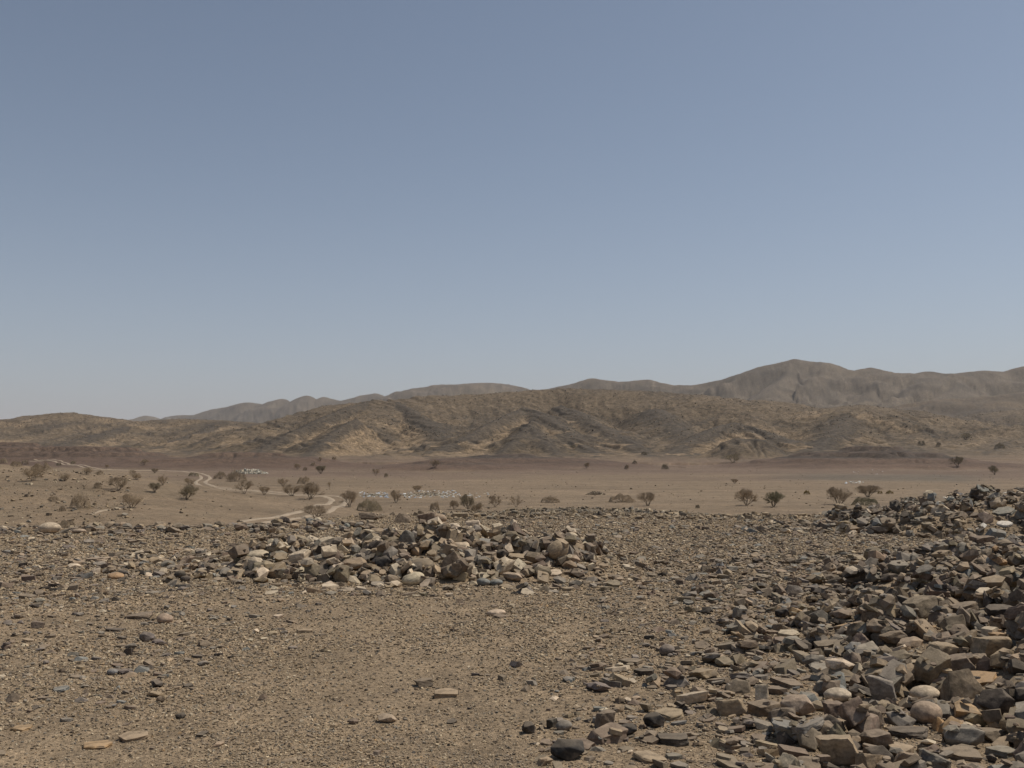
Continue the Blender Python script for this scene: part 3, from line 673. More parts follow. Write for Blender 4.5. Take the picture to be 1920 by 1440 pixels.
# named stones: (px, py of its middle, width px, height px, kind, colour, yaw deg, label, short name)
HERO = [
 (1065,1412,68,42,'lump','charcoal',10,'blackish rough boulder alone on the sand at the bottom edge of the photo','the blackish boulder at the bottom edge'),
 (992,1367,30,24,'lump','dark',30,'small dark round-topped stone up and left of the blackish bottom boulder','the dark round-topped stone'),
 (1058,1362,31,24,'round','grey',0,'speckled grey rounded stone behind the blackish bottom boulder','the speckled grey stone'),
 (1034,1357,24,24,'block','dark',60,'dark squat stone touching the speckled grey rounded one',None),
 (1228,1353,44,32,'lump','charcoal',20,'black angular stone beside a wide flat slab in the lower scree','the black angular stone'),
 (1180,1371,38,26,'lump','charcoal',-20,'black low stone in front of a stubby brown block',None),
 (1265,1385,66,38,'slab','dark',-20,'large dark slate slab leaning at the bottom of the scree','the large dark slate slab'),
 (1262,1338,66,30,'slab','tan',10,'wide flat tan-brown slab in the lower scree, lit evenly','the wide flat tan slab'),
 (1220,1422,66,24,'slab','tan',-8,'flat light brown slab at the bottom edge below the dark slate','the light brown slab at the bottom edge'),
 (1135,1352,40,40,'block','brown',20,'stubby brown block standing at the left rim of the scree','the stubby brown block'),
 (837,1300,50,24,'slab','tan',12,'thin flat tan slab lying alone on bare gravel, cracked along one side','the lone thin tan slab'),
 (793,1282,34,17,'block','brown',25,'oblong brown stone on bare gravel behind the lone thin slab',None),
 (726,1350,40,17,'lump','pinkish',5,'flat pinkish stone lying alone on bare gravel','the flat pinkish stone'),
 (662,1353,22,14,'lump','red-brown',0,'small rusty brown stone left of the flat pinkish one',None),
 (305,1161,32,22,'round','pinkish',-10,'pale pinkish rounded stone next to a brown slab, left foreground','the pale pinkish rounded stone'),
 (257,1153,52,22,'slab','brown',-5,'broad brown slab lying beside the pale pinkish rounded stone','the broad brown slab'),
 (210,1179,38,14,'slab','dark',10,'dark thin flat stone in front of the broad brown slab',None),
 (271,1195,30,22,'lump','purple-grey',0,'dark purple-grey lumpy stone in the left foreground','the purple-grey lumpy stone'),
 (294,1204,26,14,'lump','purple-grey',20,'low purple-grey stone just right of the lumpy one',None),
 (238,1223,18,14,'block','dark',0,'small dark cube-like stone in front of the lumpy purple-grey one',None),
 (337,1343,22,14,'lump','dark',15,'dark oval stone alone on the gravel, lower left','the dark oval stone'),
 (176,1396,54,20,'slab','orange-brown',6,'half-buried orange-tan slab in the lower left corner','the half-buried orange-tan slab'),
 (245,1380,60,26,'slab','tan',20,'half-buried dusty tan slab right of the orange-tan one','the half-buried dusty slab'),
 (35,1366,42,16,'slab','orange-brown',12,'flat ochre slab at the left edge of the photo, low down',None),
 (108,1292,32,15,'slab','blue-grey',14,'pale blue-grey flat stone lying alone in the left foreground','the pale blue-grey stone'),
 (209,1261,22,13,'round','blue-grey',0,'small rounded blue-grey pebble stone in the left foreground',None),
 (568,1181,32,15,'slab','tan',10,'small tan wedge-shaped slab left of centre on bare gravel','the small tan slab'),
 (242,1326,28,14,'slab','brown',20,'thin brown slab above the half-buried ones',None),
 (492,1308,16,13,'wedge','brown',0,'small pointed brown stone left of the lower centre gravel',None),
 (68,1172,26,16,'block','red-brown',0,'squarish reddish stone near the left edge',None),
 (930,1150,36,15,'round','cream',10,'pale cream oval stone on the gravel in front of the cairn','the pale cream oval stone'),
 (937,1154,32,12,'slab','red-brown',30,'dark brown slat of stone leaning on the pale cream oval one',None),
 (480,1043,46,24,'round','cream',0,'smooth cream egg-shaped boulder at the left foot of the cairn','the egg-shaped cream boulder'),
 (557,1048,42,27,'block','cream',-15,'cream block with a dark flank at the left foot of the cairn','the cream block'),
 (178,1046,48,18,'slab','pinkish',12,'pale flat slab lying in the left scatter of stones','the pale flat slab'),
 (330,1070,42,17,'slab','tan',0,'tan flat stone between small dark stones, left of the cairn',None),
 (213,1081,30,14,'round','orange-brown',20,'ochre tapered stone in the left scatter','the ochre tapered stone'),
 (335,1078,22,16,'round','dark',0,'dark rounded stone, left one of a touching pair',None),
 (345,1086,20,14,'round','dark',0,'dark rounded stone, right one of a touching pair',None),
 (466,1077,24,13,'lump','dark',5,'dark flat lump in front of the egg-shaped cream boulder',None),
 (86,991,42,26,'round','cream',0,'pale barrel-shaped boulder on the left rim of the terrace','the pale barrel-shaped boulder'),
 (145,996,26,12,'round','pinkish',0,'low pale stone right of the pale barrel-shaped boulder',None),
 (283,985,34,9,'slab','dark',0,'dark flat slab perched on the terrace rim, left of the cairn','the dark slab on the terrace rim'),
 (790,1062,46,24,'round','olive',5,'greenish-grey rounded stone at the front foot of the cairn','the greenish-grey rounded stone'),
 (660,1061,54,27,'lump','tan',-5,'large flat-topped tan stone at the front left foot of the cairn','the flat-topped tan stone'),
 (716,1058,36,30,'lump','charcoal',30,'black jagged lump at the front foot of the cairn','the black jagged lump'),
 (848,1052,44,36,'wedge','brown',10,'brown three-sided block at the front of the cairn','the three-sided brown block'),
 (887,1053,38,16,'round','pinkish',0,'flat pinkish-tan stone at the front right foot of the cairn','the flat pinkish-tan stone'),
 (912,1014,50,18,'slab','blue-grey',-12,'long blue-grey slab on the right slope of the cairn','the long blue-grey slab'),
 (886,984,32,18,'block','cream',0,'cream squared block high on the right shoulder of the cairn','the squared cream block'),
 (933,990,24,20,'block','cream',20,'cream upright block right of the squared cream one',None),
 (850,988,30,20,'lump','cream',0,'cream lump left of the squared cream block on the cairn',None),
 (906,1092,27,18,'round','blue-grey',20,'blue-grey rounded stone on the gravel, left of a touching pair','the blue-grey pair'),
 (930,1093,26,15,'round','blue-grey',-10,'blue-grey rounded stone on the gravel, right of a touching pair',None),
 (964,1084,44,20,'lump','pinkish',10,'broad pale brown stone right of the blue-grey pair','the broad pale brown stone'),
 (1040,1076,34,12,'slab','cream',5,'pale chip-edged slab on the gravel right of the cairn foot','the pale chip-edged slab'),
 (612,1019,42,26,'block','cream',20,'big cream block on the left slope of the cairn','the big cream block'),
 (655,1008,36,28,'lump','tan',0,'rounded tan block right of the big cream one on the cairn',None),
 (940,1040,28,22,'lump','dark',20,'dark slate lump low on the right slope of the cairn','the dark slate lump'),
 (918,1036,28,40,'slab','brown',80,'brown upright slab low on the right slope of the cairn',None),
 (970,1045,52,18,'slab','tan',0,'long pale tan slab at the right foot of the cairn',None),
 (1075,1050,32,18,'lump','pinkish',0,'light pinkish stone among slabs at the far right foot of the cairn','the light pinkish stone'),
 (690,968,40,18,'block','brown',0,'brown block on the crest of the cairn, left end','the brown crest block'),
 (755,972,34,22,'wedge','brown',0,'brown wedge near the middle of the crest of the cairn',None),
 (800,972,36,26,'block','red-brown',15,'rusty brown upright block on the crest of the cairn','the rusty crest block'),
 (822,972,30,22,'round','tan',0,'rounded tan boulder right of the rusty crest block',None),
 (865,966,34,16,'block','tan',0,'tan oblong block at the right end of the cairn crest',None),
 (760,1010,34,36,'wedge','grey',10,'grey pointed block in the middle of the cairn face','the grey pointed block'),
 (705,1000,40,24,'lump','tan',0,'tan boulder left of the grey pointed block on the cairn',None),
 (1582,1412,82,66,'block','tan',-15,'large squared tan block with a cracked flat top at the bottom right','the large squared tan block'),
 (1650,1392,60,44,'block','brown',20,'brown block right behind the large squared tan one',None),
 (1503,1328,68,48,'lump','pinkish',0,'broad pinkish-brown boulder with rough face, lower right','the broad pinkish-brown boulder'),
 (1431,1303,34,48,'block','cream',75,'upright pale block between darker slabs, lower right','the upright pale block'),
 (1481,1280,64,26,'slab','brown',-10,'long smooth brown slab behind the upright pale block','the long smooth brown slab'),
 (1395,1264,46,28,'slab','grey',20,'tilted grey-brown plate left of the long smooth slab',None),
 (1372,1330,50,34,'block','tan',10,'tan weathered block left of the broad pinkish-brown boulder','the weathered tan block'),
 (1576,1306,50,32,'round','cream',-10,'cream rounded boulder behind a rusty block, lower right','the cream rounded boulder'),
 (1570,1338,44,42,'block','red-brown',10,'rusty rounded block in front of the cream rounded boulder','the rusty rounded block'),
 (1661,1298,58,56,'block','grey',-20,'tall grey-brown block with flat sloping top, lower right','the tall grey-brown block'),
 (1742,1303,56,32,'round','cream',0,'smooth cream oval boulder left of the tallest pointed block','the smooth cream oval boulder'),
 (1745,1340,58,50,'round','pinkish',0,'rounded pinkish boulder in front of the smooth cream oval one','the rounded pinkish boulder'),
 (1765,1358,34,30,'wedge','orange-brown',20,'small yellow-orange wedge leaning on the rounded pinkish boulder','the yellow-orange wedge'),
 (1810,1290,88,72,'wedge','brown',10,'big brown pointed block with dark side, lower right','the big pointed brown block'),
 (1712,1373,82,30,'slab','dark',-12,'long charcoal slab lying below the rounded pinkish boulder','the long charcoal slab'),
 (1882,1322,74,58,'lump','dark',0,'dark rounded boulder at the right edge','the dark boulder at the right edge'),
 (1848,1273,72,30,'slab','orange-brown',8,'rusty orange slab lying across stones near the right edge','the rusty orange slab'),
 (1600,1170,60,18,'slab','orange-brown',-10,'long yellowish slab catching the light in the right scree','the long yellowish slab'),
 (1735,1142,58,48,'block','brown',20,'dark-sided brown block with bright top, upper part of the near right heap','the dark-sided brown block'),
 (1815,1133,60,56,'slab','brown',60,'tall leaning brown slab on the near right heap','the tall leaning slab'),
 (1682,1196,46,46,'block','brown',10,'upright brown block at the left rim of the near right heap','the upright brown block'),
 (1712,1206,54,24,'lump','pinkish',0,'pinkish-brown flat boulder right of the upright brown block',None),
 (1770,1228,54,44,'block','tan',25,'tan faceted block in the middle of the near right heap','the faceted tan block'),
 (1692,1236,48,30,'lump','olive',0,'olive rounded block below the pinkish-brown flat boulder',None),
 (1806,1246,60,42,'block','red-brown',-15,'rusty block in the middle of the near right heap','the rusty middle block'),
 (1870,1215,70,44,'block','tan',10,'tan block with orange edge near the right edge','the tan block near the right edge'),
 (1892,1408,60,34,'slab','grey',5,'light grey flat slab in the bottom right corner','the light grey corner slab'),
 (1815,1415,80,34,'slab','brown',-6,'brown slab along the bottom edge left of the light grey corner one',None),
 (1495,1421,64,32,'block','red-brown',5,'squat reddish block on the bottom edge, right half','the squat reddish block'),
 (1440,1395,44,26,'slab','tan',10,'oblong tan plate above the squat reddish block',None),
 (1483,1186,40,22,'slab','cream',-20,'pale-faced stone with a black side in the middle of the right scree','the pale-faced scree stone'),
 (1470,1150,30,22,'lump','charcoal',0,'black rounded stone in the middle of the right scree',None),
 (1252,1220,30,24,'round','grey',0,'rounded light grey boulder at the left tip of the right scree','the light grey scree boulder'),
 (1188,1240,52,20,'slab','brown',5,'broad brown slab at the left tip of the right scree','the broad slab at the scree tip'),
 (1212,1258,46,26,'slab','dark',10,'dark grey plate overlapped by the broad slab at the scree tip',None),
 (1490,1106,42,22,'wedge','grey',15,'grey triangular plate in the upper part of the right scree','the grey triangular plate'),
 (1668,1084,34,20,'lump','dark',0,'dark hump-backed stone in the upper right scree','the dark hump-backed stone'),
 (1850,1014,44,18,'block','red-brown',0,'reddish block standing on the near edge between the two right heaps','the reddish block between the heaps'),
 (1890,1150,60,34,'block','dark',0,'dark shadowed block on the near right heap at the edge',None),
 (1884,920,30,16,'lump','cream',0,'cream stone on top of the far right heap','the cream stone on the far heap'),
 (1815,921,24,13,'wedge','tan',0,'tan stone on the crest of the far right heap',None),
 (1890,960,44,16,'slab','blue-grey',0,'big blue-grey slab on the face of the far right heap','the big blue-grey slab'),
 (1888,984,30,10,'slab','white',0,'whitish flat slab at the foot of the far right heap','the whitish flat slab'),
 (1660,1100,30,14,'slab','tan',0,'small light plate in front of the dark hump-backed stone',None),
]
HPX = np.array([h_[:4] for h_ in HERO], float)
for (px, py, wpx, hpx, kind, coln, yaw, lab, short) in HERO:
    p = hit(px, py + hpx * .38, 3.2, 40)
    if p is None: print('hero miss', lab); continue
    D = p[1]; ww = wpx / F * D / 2; hh = hpx / F * D / 2
    el = math.atan2(CAMH - p[2], D)
    if kind == 'slab': c = hh * .40; b = max(min((hh - c * .9) / math.sin(max(el, .08)), ww * .9), ww * .45)
    elif kind == 'round': c = hh * .88; b = ww * .85
    else: c = hh * .92; b = ww * random.uniform(.7, .9)
    x = p[0]; y = p[1] + b * .75
    drop(kind, x, y, ww, b, c, math.radians(yaw if kind != 'slab' else yaw * .6), .07, coln, jit(coln, .06), lab, short, sink=.25 if kind in ('block', 'round', 'lump') else .2, named=True)
NHERO = len(STONES)
for s_, h_ in zip(STONES, HERO):
    q_ = project(*s_['pos'])
    if abs(q_[0] - h_[0]) > 12 or abs(q_[1] - h_[1]) > 12: print('hero off', h_[:2], [round(float(v)) for v in q_], s_['pos'].round(2), s_['label'])
    if s_['label'] != h_[7]: print('order mismatch'); break

def choose_col(zone):
    t = random.random()
    if zone == 'cairn': tb = [('brown', .20), ('tan', .26), ('cream', .22), ('grey', .12), ('dark', .05), ('olive', .08), ('red-brown', .06), ('pinkish', .05), ('blue-grey', .02)]
    elif zone == 'left': tb = [('brown', .32), ('tan', .18), ('dark', .10), ('grey', .15), ('blue-grey', .05), ('red-brown', .08), ('cream', .03), ('purple-grey', .09)]
    elif zone == 'far': tb = [('brown', .2), ('tan', .14), ('dark', .16), ('grey', .2), ('cream', .11), ('olive', .1), ('blue-grey', .05), ('white', .02), ('pinkish', .07)]
    else: tb = [('brown', .34), ('tan', .16), ('dark', .07), ('grey', .16), ('olive', .10), ('red-brown', .07), ('purple-grey', .04), ('cream', .02), ('blue-grey', .03), ('orange-brown', .01)]
    for n_, p_ in tb:
        t -= p_
        if t < 0: return n_
    return 'brown'

def fill(n, sampler, zone, smin, smax, kinds, tilt, power=2.0, flat=(.25, .5), sink=.3):
    done = 0
    for _ in range(n):
        xy = sampler()
        if xy is None: continue
        x, y = xy
        s = smin + (smax - smin) * random.random() ** power
        if len(xy if False else (x, y)) and zone in ('scree',):
            pass
        kind = random.choice(kinds)
        cc_ = s * (random.uniform(*flat) if kind != 'slab' else random.uniform(.14, .3))
        if kind == 'round': cc_ = s * random.uniform(.5, .75)
        coln = choose_col(zone)
        if drop(kind, x, y, s, s * random.uniform(.55, .9), cc_, random.uniform(0, math.pi), tilt, coln, jit(coln), sink=sink): done += 1
    print('fill', zone, done)

def pix_sampler(poly, d0, d1, dens=None):
    """random ground points whose picture position lies in a polygon; uniform over ground area"""
    P = np.array(poly, float)
    def inside(px, py):
        c = False; j = len(P) - 1
        for i in range(len(P)):
            if (P[i, 1] > py) != (P[j, 1] > py) and px < (P[j, 0] - P[i, 0]) * (py - P[i, 1]) / (P[j, 1] - P[i, 1] + 1e-9) + P[i, 0]: c = not c
            j = i
        return c
    def f():
        for _ in range(60):
            y = math.sqrt(random.uniform(d0 * d0, d1 * d1)); x = random.uniform(-.78, .78) * y
            px, py = project(x, y, 0)
            if inside(px, py) and (dens is None or random.random() < dens(x, y, px, py)): return x, y
        return None
    return f

ang = ['block', 'lump', 'wedge', 'slab', 'lump', 'slab', 'lump']
flatk = ['slab', 'slab', 'slab', 'lump', 'wedge']
hp = lambda x, y: float(heaps(np.array([x]), np.array([y]))[0])
def blob_sampler(cx, cy, ax, ay, p=.5):
    def f():
        for _ in range(20):
            a = random.uniform(0, 2 * math.pi); q = random.random() ** p
            x = cx + ax * q * math.cos(a); y = cy + ay * q * math.sin(a)
            if y > 3.8: return x, y
    return f
# cairn: core then skirt
fill(760, blob_sampler(-1.35, 14.5, 2.6, 2.3), 'cairn', .07, .175, ang + ['round'], .24, 1.3, (.45, .75), .25)
fill(850, blob_sampler(-1.05, 14.4, 2.6, 2.3), 'cairn', .04, .12, ang, .3, 1.5, (.4, .7), .25)
fill(420, blob_sampler(-3.6, 14.8, 2.8, 1.9), 'cairn', .04, .13, ang, .25, 1.8)
fill(700, blob_sampler(-1.2, 13.9, 3.6, 2.7), 'cairn', .03, .12, flatk, .12, 2)
# near right heap
fill(480, blob_sampler(5.0, 7.3, 2.6, 4.0), 'scree', .06, .15, ang + ['block', 'slab'], .35, 1.4, (.5, .8), .25)
fill(1100, blob_sampler(4.8, 8.0, 3.0, 4.4), 'scree', .035, .10, ang, .3, 1.6, (.4, .7), .25)
fill(1100, blob_sampler(6.2, 11.4, 2.6, 3.6), 'scree', .04, .14, ang, .35, 1.6, (.4, .7), .25)
# far right heap
fill(1000, blob_sampler(11.3, 20.9, 4.9, 2.9), 'far', .06, .20, ang + ['slab'], .35, 1.5, (.4, .7), .25)
fill(500, blob_sampler(9.3, 21.4, 4.6, 2.6), 'far', .05, .16, ang + ['slab'], .25, 1.6)
fill(520, pix_sampler([(1330,1500),(1560,1300),(1640,1150),(1800,1090),(2150,1060),(2300,1500)], 4.0, 9.5), 'scree', .06, .125, ['block', 'lump', 'wedge', 'slab', 'lump', 'block'], .35, 1.5, (.45, .75), .28)
# right scree
SCREE = [(1010,1440),(1000,1400),(1120,1330),(1110,1250),(1230,1180),(1300,1110),(1290,1060),(1450,1030),(1640,985),(1930,980),(2100,1100),(2200,1500),(1000,1500)]
fill(2600, pix_sampler(SCREE, 4.2, 16, lambda x, y, px, py: min(1, .35 + (px - 1100) / 700)), 'scree', .025, .11, flatk + ['block'], .14, 1.8)
fill(260, pix_sampler([(1150,1440),(1200,1330),(1330,1230),(1500,1200),(1650,1080),(1930,1040),(2100,1440)], 4.2, 13), 'scree', .05, .11, ang, .18, 1.4, (.3, .55))
fill(8500, pix_sampler([(980,1440),(1060,1260),(1130,1120),(1250,1020),(1500,965),(1930,960),(2200,1500),(1000,1500)], 4.2, 24), 'scree', .014, .05, flatk + ['block'], .15, 1.8)
# left scatter band and rim
fill(2000, pix_sampler([(-460,985),(560,985),(620,1060),(420,1105),(330,1120),(-460,1180)], 9, 23), 'left', .025, .10, flatk + ['lump', 'block'], .12, 2.2)
fill(560, pix_sampler([(-460,985),(700,975),(700,1000),(-460,1004)], 18, 25), 'left', .04, .16, ['lump', 'round', 'slab', 'block'], .12, 1.8)
fill(2300, pix_sampler([(-460,1000),(700,1080),(560,1160),(330,1320),(-460,1440)], 4.5, 21), 'left', .015, .06, flatk + ['lump'], .12, 2.2)
fill(900, pix_sampler([(-460,985),(1100,1060),(1000,1440),(-460,1440)], 4.3, 20), 'left', .014, .05, flatk + ['lump', 'block'], .12, 3)
# mid right gravel field
fill(2600, pix_sampler([(930,960),(1940,955),(1940,1060),(1100,1160),(1000,1060)], 10, 27.5), 'left', .018, .09, flatk + ['block'], .12, 3)
print('stones', len(STONES))

# ---- the 300 that show largest are objects of their own, the rest one mesh
for s in STONES:
    px, py = project(*s['pos']); s['px'], s['py'] = px, py
    vis = -40 < px < 1960 and 880 < py < 1470
    D = s['pos'][1]
    s['app'] = (math.sqrt(s['size'][0] * s['size'][1]) + s['size'][2]) / D * (1 if vis else .0)
order = sorted(range(len(STONES)), key=lambda i: (-(STONES[i]['named']), -STONES[i]['app']))
big = order[:300]; rest = [i for i in order[300:]]
rock_no = 0
SHAPE = {'block': 'blocky', 'slab': 'flat', 'wedge': 'pointed', 'lump': 'lumpy', 'round': 'rounded'}
land = [s for s in STONES if s['named'] and s['short']]
usedlab = {}
def autolabel(s):
    best = sorted(land, key=lambda q: math.hypot(q['px'] - s['px'], (q['py'] - s['py']) * 1.3))
    sizew = 'large' if s['app'] > .030 else 'mid-sized' if s['app'] > .021 else 'small'
    for q in best[:8]:
        dx = s['px'] - q['px']; dy = s['py'] - q['py']; dist = math.hypot(dx, dy)
        if abs(dx) > abs(dy) * 1.4: rel = 'right of' if dx > 0 else 'left of'
        elif dy > 0: rel = 'below'
        else: rel = 'above'
        near = 'close ' if dist < 45 else '' if dist < 100 else 'well '
        lab = f"{sizew} {s['col']} {SHAPE[s['kind']]} stone {near}{rel} {q['short']}"
        if lab not in usedlab and len(lab.split()) <= 16:
            usedlab[lab] = 1; return lab
    usedlab[lab] = usedlab.get(lab, 0) + 1
    return lab
rsb = random.Random(8)
for i in big:
    s = STONES[i]
    V, Fc = hull_arrays(s['kind'], rsb, None, 1)
    V = V * s['size'][None]
    me = bpy.data.meshes.new('stone'); me.from_pydata(V.tolist(), [], Fc.tolist()); me.update()
    at = me.color_attributes.new('tint', 'FLOAT_COLOR', 'POINT')
    cc = np.ones((len(V), 4), np.float32); cc[:, :3] = s['rgb']; at.data.foreach_set('color', cc.ravel())
    me.polygons.foreach_set('use_smooth', np.ones(len(Fc), bool)); me.set_sharp_from_angle(angle=math.radians(180 if s['kind'] == 'round' else 34))
    me.materials.append(M_ROCK)
    nm = {'slab': 'flat_rock', 'round': 'boulder', 'lump': 'rock', 'block': 'rock', 'wedge': 'rock'}[s['kind']]
    o = bpy.data.objects.new(nm, me); COL.objects.link(o)
    Mx = Matrix([list(r) for r in s['R']]).to_4x4(); Mx.translation = Vector(s['pos']); o.matrix_world = Mx
    x, y = s['pos'][0], s['pos'][1]
    grp = 'stones of the central cairn' if (abs(x + 1) < 4.2 and 11 < y < 18) else 'stones of the far right heap' if y > 17 and x > 5 else 'stones of the right heap and scree' if x > .4 else 'stones scattered on the left'
    tag(o, s['label'] or autolabel(s), 'stone', grp)
    s['obj'] = o

allk = ['block', 'slab', 'wedge', 'lump', 'round']; protos = sum([LOW[k] for k in allk], [])
S = [STONES[i] for i in rest]
pid = np.array([allk.index(s['kind']) * 14 + random.randrange(14) for s in S])
merged('loose_stones', protos, pid, np.array([s['pos'] for s in S]), np.array([s['R'] for s in S]), np.array([s['size'] for s in S]),
       np.array([s['rgb'] for s in S]), M_STUFF, 'countless smaller brown and grey stones of the heaps, scree and gravel flat', 'stones')

# ---- gravel
def palette_rows(n, names, probs, amt=.2):
    k = rng.choice(len(names), n, p=np.array(probs) / sum(probs)); c = (np.array([PAL[q] for q in names]) * np.array([1.08, 1.05, .95]))[k]
    return np.clip(c * (1 + rng.uniform(-amt, amt, (n, 1))), .01, .9)
n = 900000
r = np.exp(rng.uniform(math.log(3.0), math.log(34), n)); a = rng.uniform(-.80, .80, n)
x = r * np.sin(a); y = r * np.cos(a)
kp = rng.random(n) < .25 + .75 * sstep(-.35, .35, fbm(x, y, .55, 3, 271)) + .4 * (r > 12)
r, x, y = r[kp], x[kp], y[kp]; n = len(x)
sz = (.0028 + .0095 * rng.random(n) ** 3.0) * np.clip(r / 6.5, .8, 2.6)
z = height(x, y) + sz * .2
xg = np.clip(((x - HX0) / CELL).astype(int), 0, nxh - 1); yg = np.clip(((y - HY0) / CELL).astype(int), 0, nyh - 1)
keep = (HM[yg, xg] - z < .02) | (x < HX0) | (x > HX1) | (y > HY1)
x, y, z, sz = x[keep], y[keep], z[keep], sz[keep]; n = len(x)
size = np.stack([sz * rng.uniform(.8, 1.3, n), sz * rng.uniform(.6, 1, n), sz * rng.uniform(.35, .8, n)], -1)
R = euler_mats(rng.normal(0, .25, n), rng.normal(0, .25, n), rng.uniform(0, 6.28, n))
colr = palette_rows(n, ['brown', 'tan', 'dark', 'grey', 'cream', 'sandy', 'red-brown', 'orange-brown'], [.22, .36, .05, .09, .10, .12, .04, .02])
merged('gravel', PEB, rng.integers(0, len(PEB), n), np.stack([x, y, z], -1), R, size, colr, M_STUFF, 'fine brown gravel strewn over the sandy terrace', 'gravel')

# ---- stones on the slope past the terrace, on the plain and the left rise
n = 60000
r = np.exp(rng.uniform(math.log(26), math.log(380), n)); a = rng.uniform(-.56, .56, n); x = r * np.sin(a); y = r * np.cos(a)
ta = x / y
pk = .12 + .9 * ((r < 75) & (ta > -.08) & (ta < .26)) + .8 * ((ta < -.38) & (r < 125)) + .25 * (r < 60)
keep = rng.random(n) < pk; x, y, r = x[keep], y[keep], r[keep]; n = len(x)
sz = (.03 + .12 * rng.random(n) ** 5) * np.clip(r / 60, .8, 1.25) * np.where((ta[keep] < -.38) & (r > 60), 1.3, 1)
z = height(x, y) + sz * .25
size = np.stack([sz, sz * rng.uniform(.6, 1, n), sz * rng.uniform(.35, .8, n)], -1)
R = euler_mats(rng.normal(0, .25, n), rng.normal(0, .25, n), rng.uniform(0, 6.28, n))
colr = palette_rows(n, ['brown', 'tan', 'dark', 'grey', 'cream', 'olive'], [.3, .38, .02, .16, .07, .08])
merged('scattered_stones', PEB, rng.integers(0, len(PEB), n), np.stack([x, y, z], -1), R, size, colr, M_STUFF, 'grey-brown stones strewn thinly over the gravel rise and the plain', 'stones')

# ---- outcrop blocks on the hills
n = 520000
y = rng.uniform(420, 900, n); x = rng.uniform(-.56, .56, n) * y
zz, G_, H_, W_, F_ = height(x, y, full=True)
zt = beds(x, y, zz)
band = np.sin(zt / 4.2 * 6.283) * .4 + np.sin(zt / 13.0 * 6.283 + 1) * .6
pa = fbm(x, y, 1 / 55., 3, 251)
pk = np.clip(.12 + .5 * sstep(.2, .8, band + .5 * pa) + .55 * sstep(.15, .5, pa), 0, 1) * (np.isin(G_, (4, 5, 6))) * sstep(6, 16, H_)
keep = rng.random(n) < pk * .38; x, y, zz = x[keep], y[keep], zz[keep]; n = len(x)
sz = .16 + .45 * rng.random(n) ** 4
size = np.stack([sz, sz * rng.uniform(.6, 1, n), sz * rng.uniform(.4, .8, n)], -1)
R = euler_mats(rng.normal(0, .3, n), rng.normal(0, .3, n), rng.uniform(0, 6.28, n))
colr = palette_rows(n, ['brown', 'dark', 'grey', 'olive', 'tan'], [.34, .12, .22, .22, .10])
merged('outcrop_rocks', PEB, rng.integers(0, len(PEB), n), np.stack([x, y, zz + sz * .15], -1), R, size, colr, M_STUFF, 'dark broken rock littering the ledges of the hills', 'rocks')

# ------------------------------------------------------------------ dirt track (two pale ruts), laid over the plain
def mat_plain(name, col, var=.2, scale=3):
    m, t, b = new_mat(name); L = t.links.new
    geo = N(t, 'ShaderNodeNewGeometry'); n1 = N(t, 'ShaderNodeTexNoise'); n1.inputs['Scale'].default_value = scale; n1.inputs['Detail'].default_value = 5
    L(geo.outputs['Position'], n1.inputs['Vector'])
    r1 = N(t, 'ShaderNodeMapRange'); L(n1.outputs[0], r1.inputs[0]); r1.inputs[1].default_value = .3; r1.inputs[2].default_value = .7
    r1.inputs[3].default_value = 1 - var; r1.inputs[4].default_value = 1 + var
    mx = N(t, 'ShaderNodeVectorMath', operation='SCALE'); mx.inputs[0].default_value = col; L(r1.outputs[0], mx.inputs['Scale'])
    L(mx.outputs[0], b.inputs['Base Color']); return m
M_TRACK = mat_plain('packed_dust', (.300, .235, .168), .2, .8)
def smooth_path(P, n):
    P = np.array(P, float); out = []
    Q = np.vstack([2 * P[0] - P[1], P, 2 * P[-1] - P[-2]])
    for i in range(1, len(Q) - 2):
        for t in np.linspace(0, 1, n, endpoint=False):
            a, b, c, d = Q[i - 1], Q[i], Q[i + 1], Q[i + 2]
            out.append(.5 * ((2 * b) + (-a + c) * t + (2 * a - 5 * b + 4 * c - d) * t * t + (-a + 3 * b - 3 * c + d) * t ** 3))
    out.append(P[-1]); return np.array(out)
def ribbon(name, pix, offs, halfw, label, lift=.05):
    pts3 = [q for q in (hit(px, py, 60, 1500) for px, py in pix) if q is not None]
    P = smooth_path([p[:2] for p in pts3], 26)
    T = np.gradient(P, axis=0); T /= np.linalg.norm(T, axis=1)[:, None] + 1e-9; Nn = np.stack([T[:, 1], -T[:, 0]], -1)
    VS = []; FS = []; base = 0
    for o_ in offs:
        rows = []
        for k, ss in enumerate(np.linspace(-1, 1, 4)):
            wv = halfw * (1 + .35 * pn(np.arange(len(P)) * .13, np.zeros(len(P)) + o_, 9))
            q = P + Nn * (o_ + ss * wv)[:, None] if hasattr(wv, '__len__') else P
            z = height(q[:, 0], q[:, 1]) + (lift if abs(ss) < .9 else -.02)
            rows.append(np.column_stack([q, z]))
        A = np.stack(rows, 1); n_ = len(P); VS.append(A.reshape(-1, 3))
        i = np.arange(n_ - 1)[:, None]; j = np.arange(3)[None]
        FS.append(base + np.stack([i * 4 + j, i * 4 + j + 1, (i + 1) * 4 + j + 1, (i + 1) * 4 + j], -1).reshape(-1, 4)); base += n_ * 4
    o = set_mesh(name, np.concatenate(VS), np.concatenate(FS), 4, M_TRACK, None, True)
    return tag(o, label, 'track', kind='structure')
ribbon('dirt_track', [(60,863),(110,865),(160,875),(185,880),(240,882),(320,883),(362,886),(382,892),(385,898),(376,904),(390,912),(430,917),(490,921),(540,927),(590,930),(622,931),(636,937),(630,945),(605,954),(575,963),(530,972),(470,980)],
       (-.9, .9), .42, 'pale two-rut dirt track winding across the plain on the left', .06)
ribbon('footpath', [(235,950),(215,955),(190,958),(170,965)], (0,), .2, 'short pale path beside a bush on the left plain', .05)

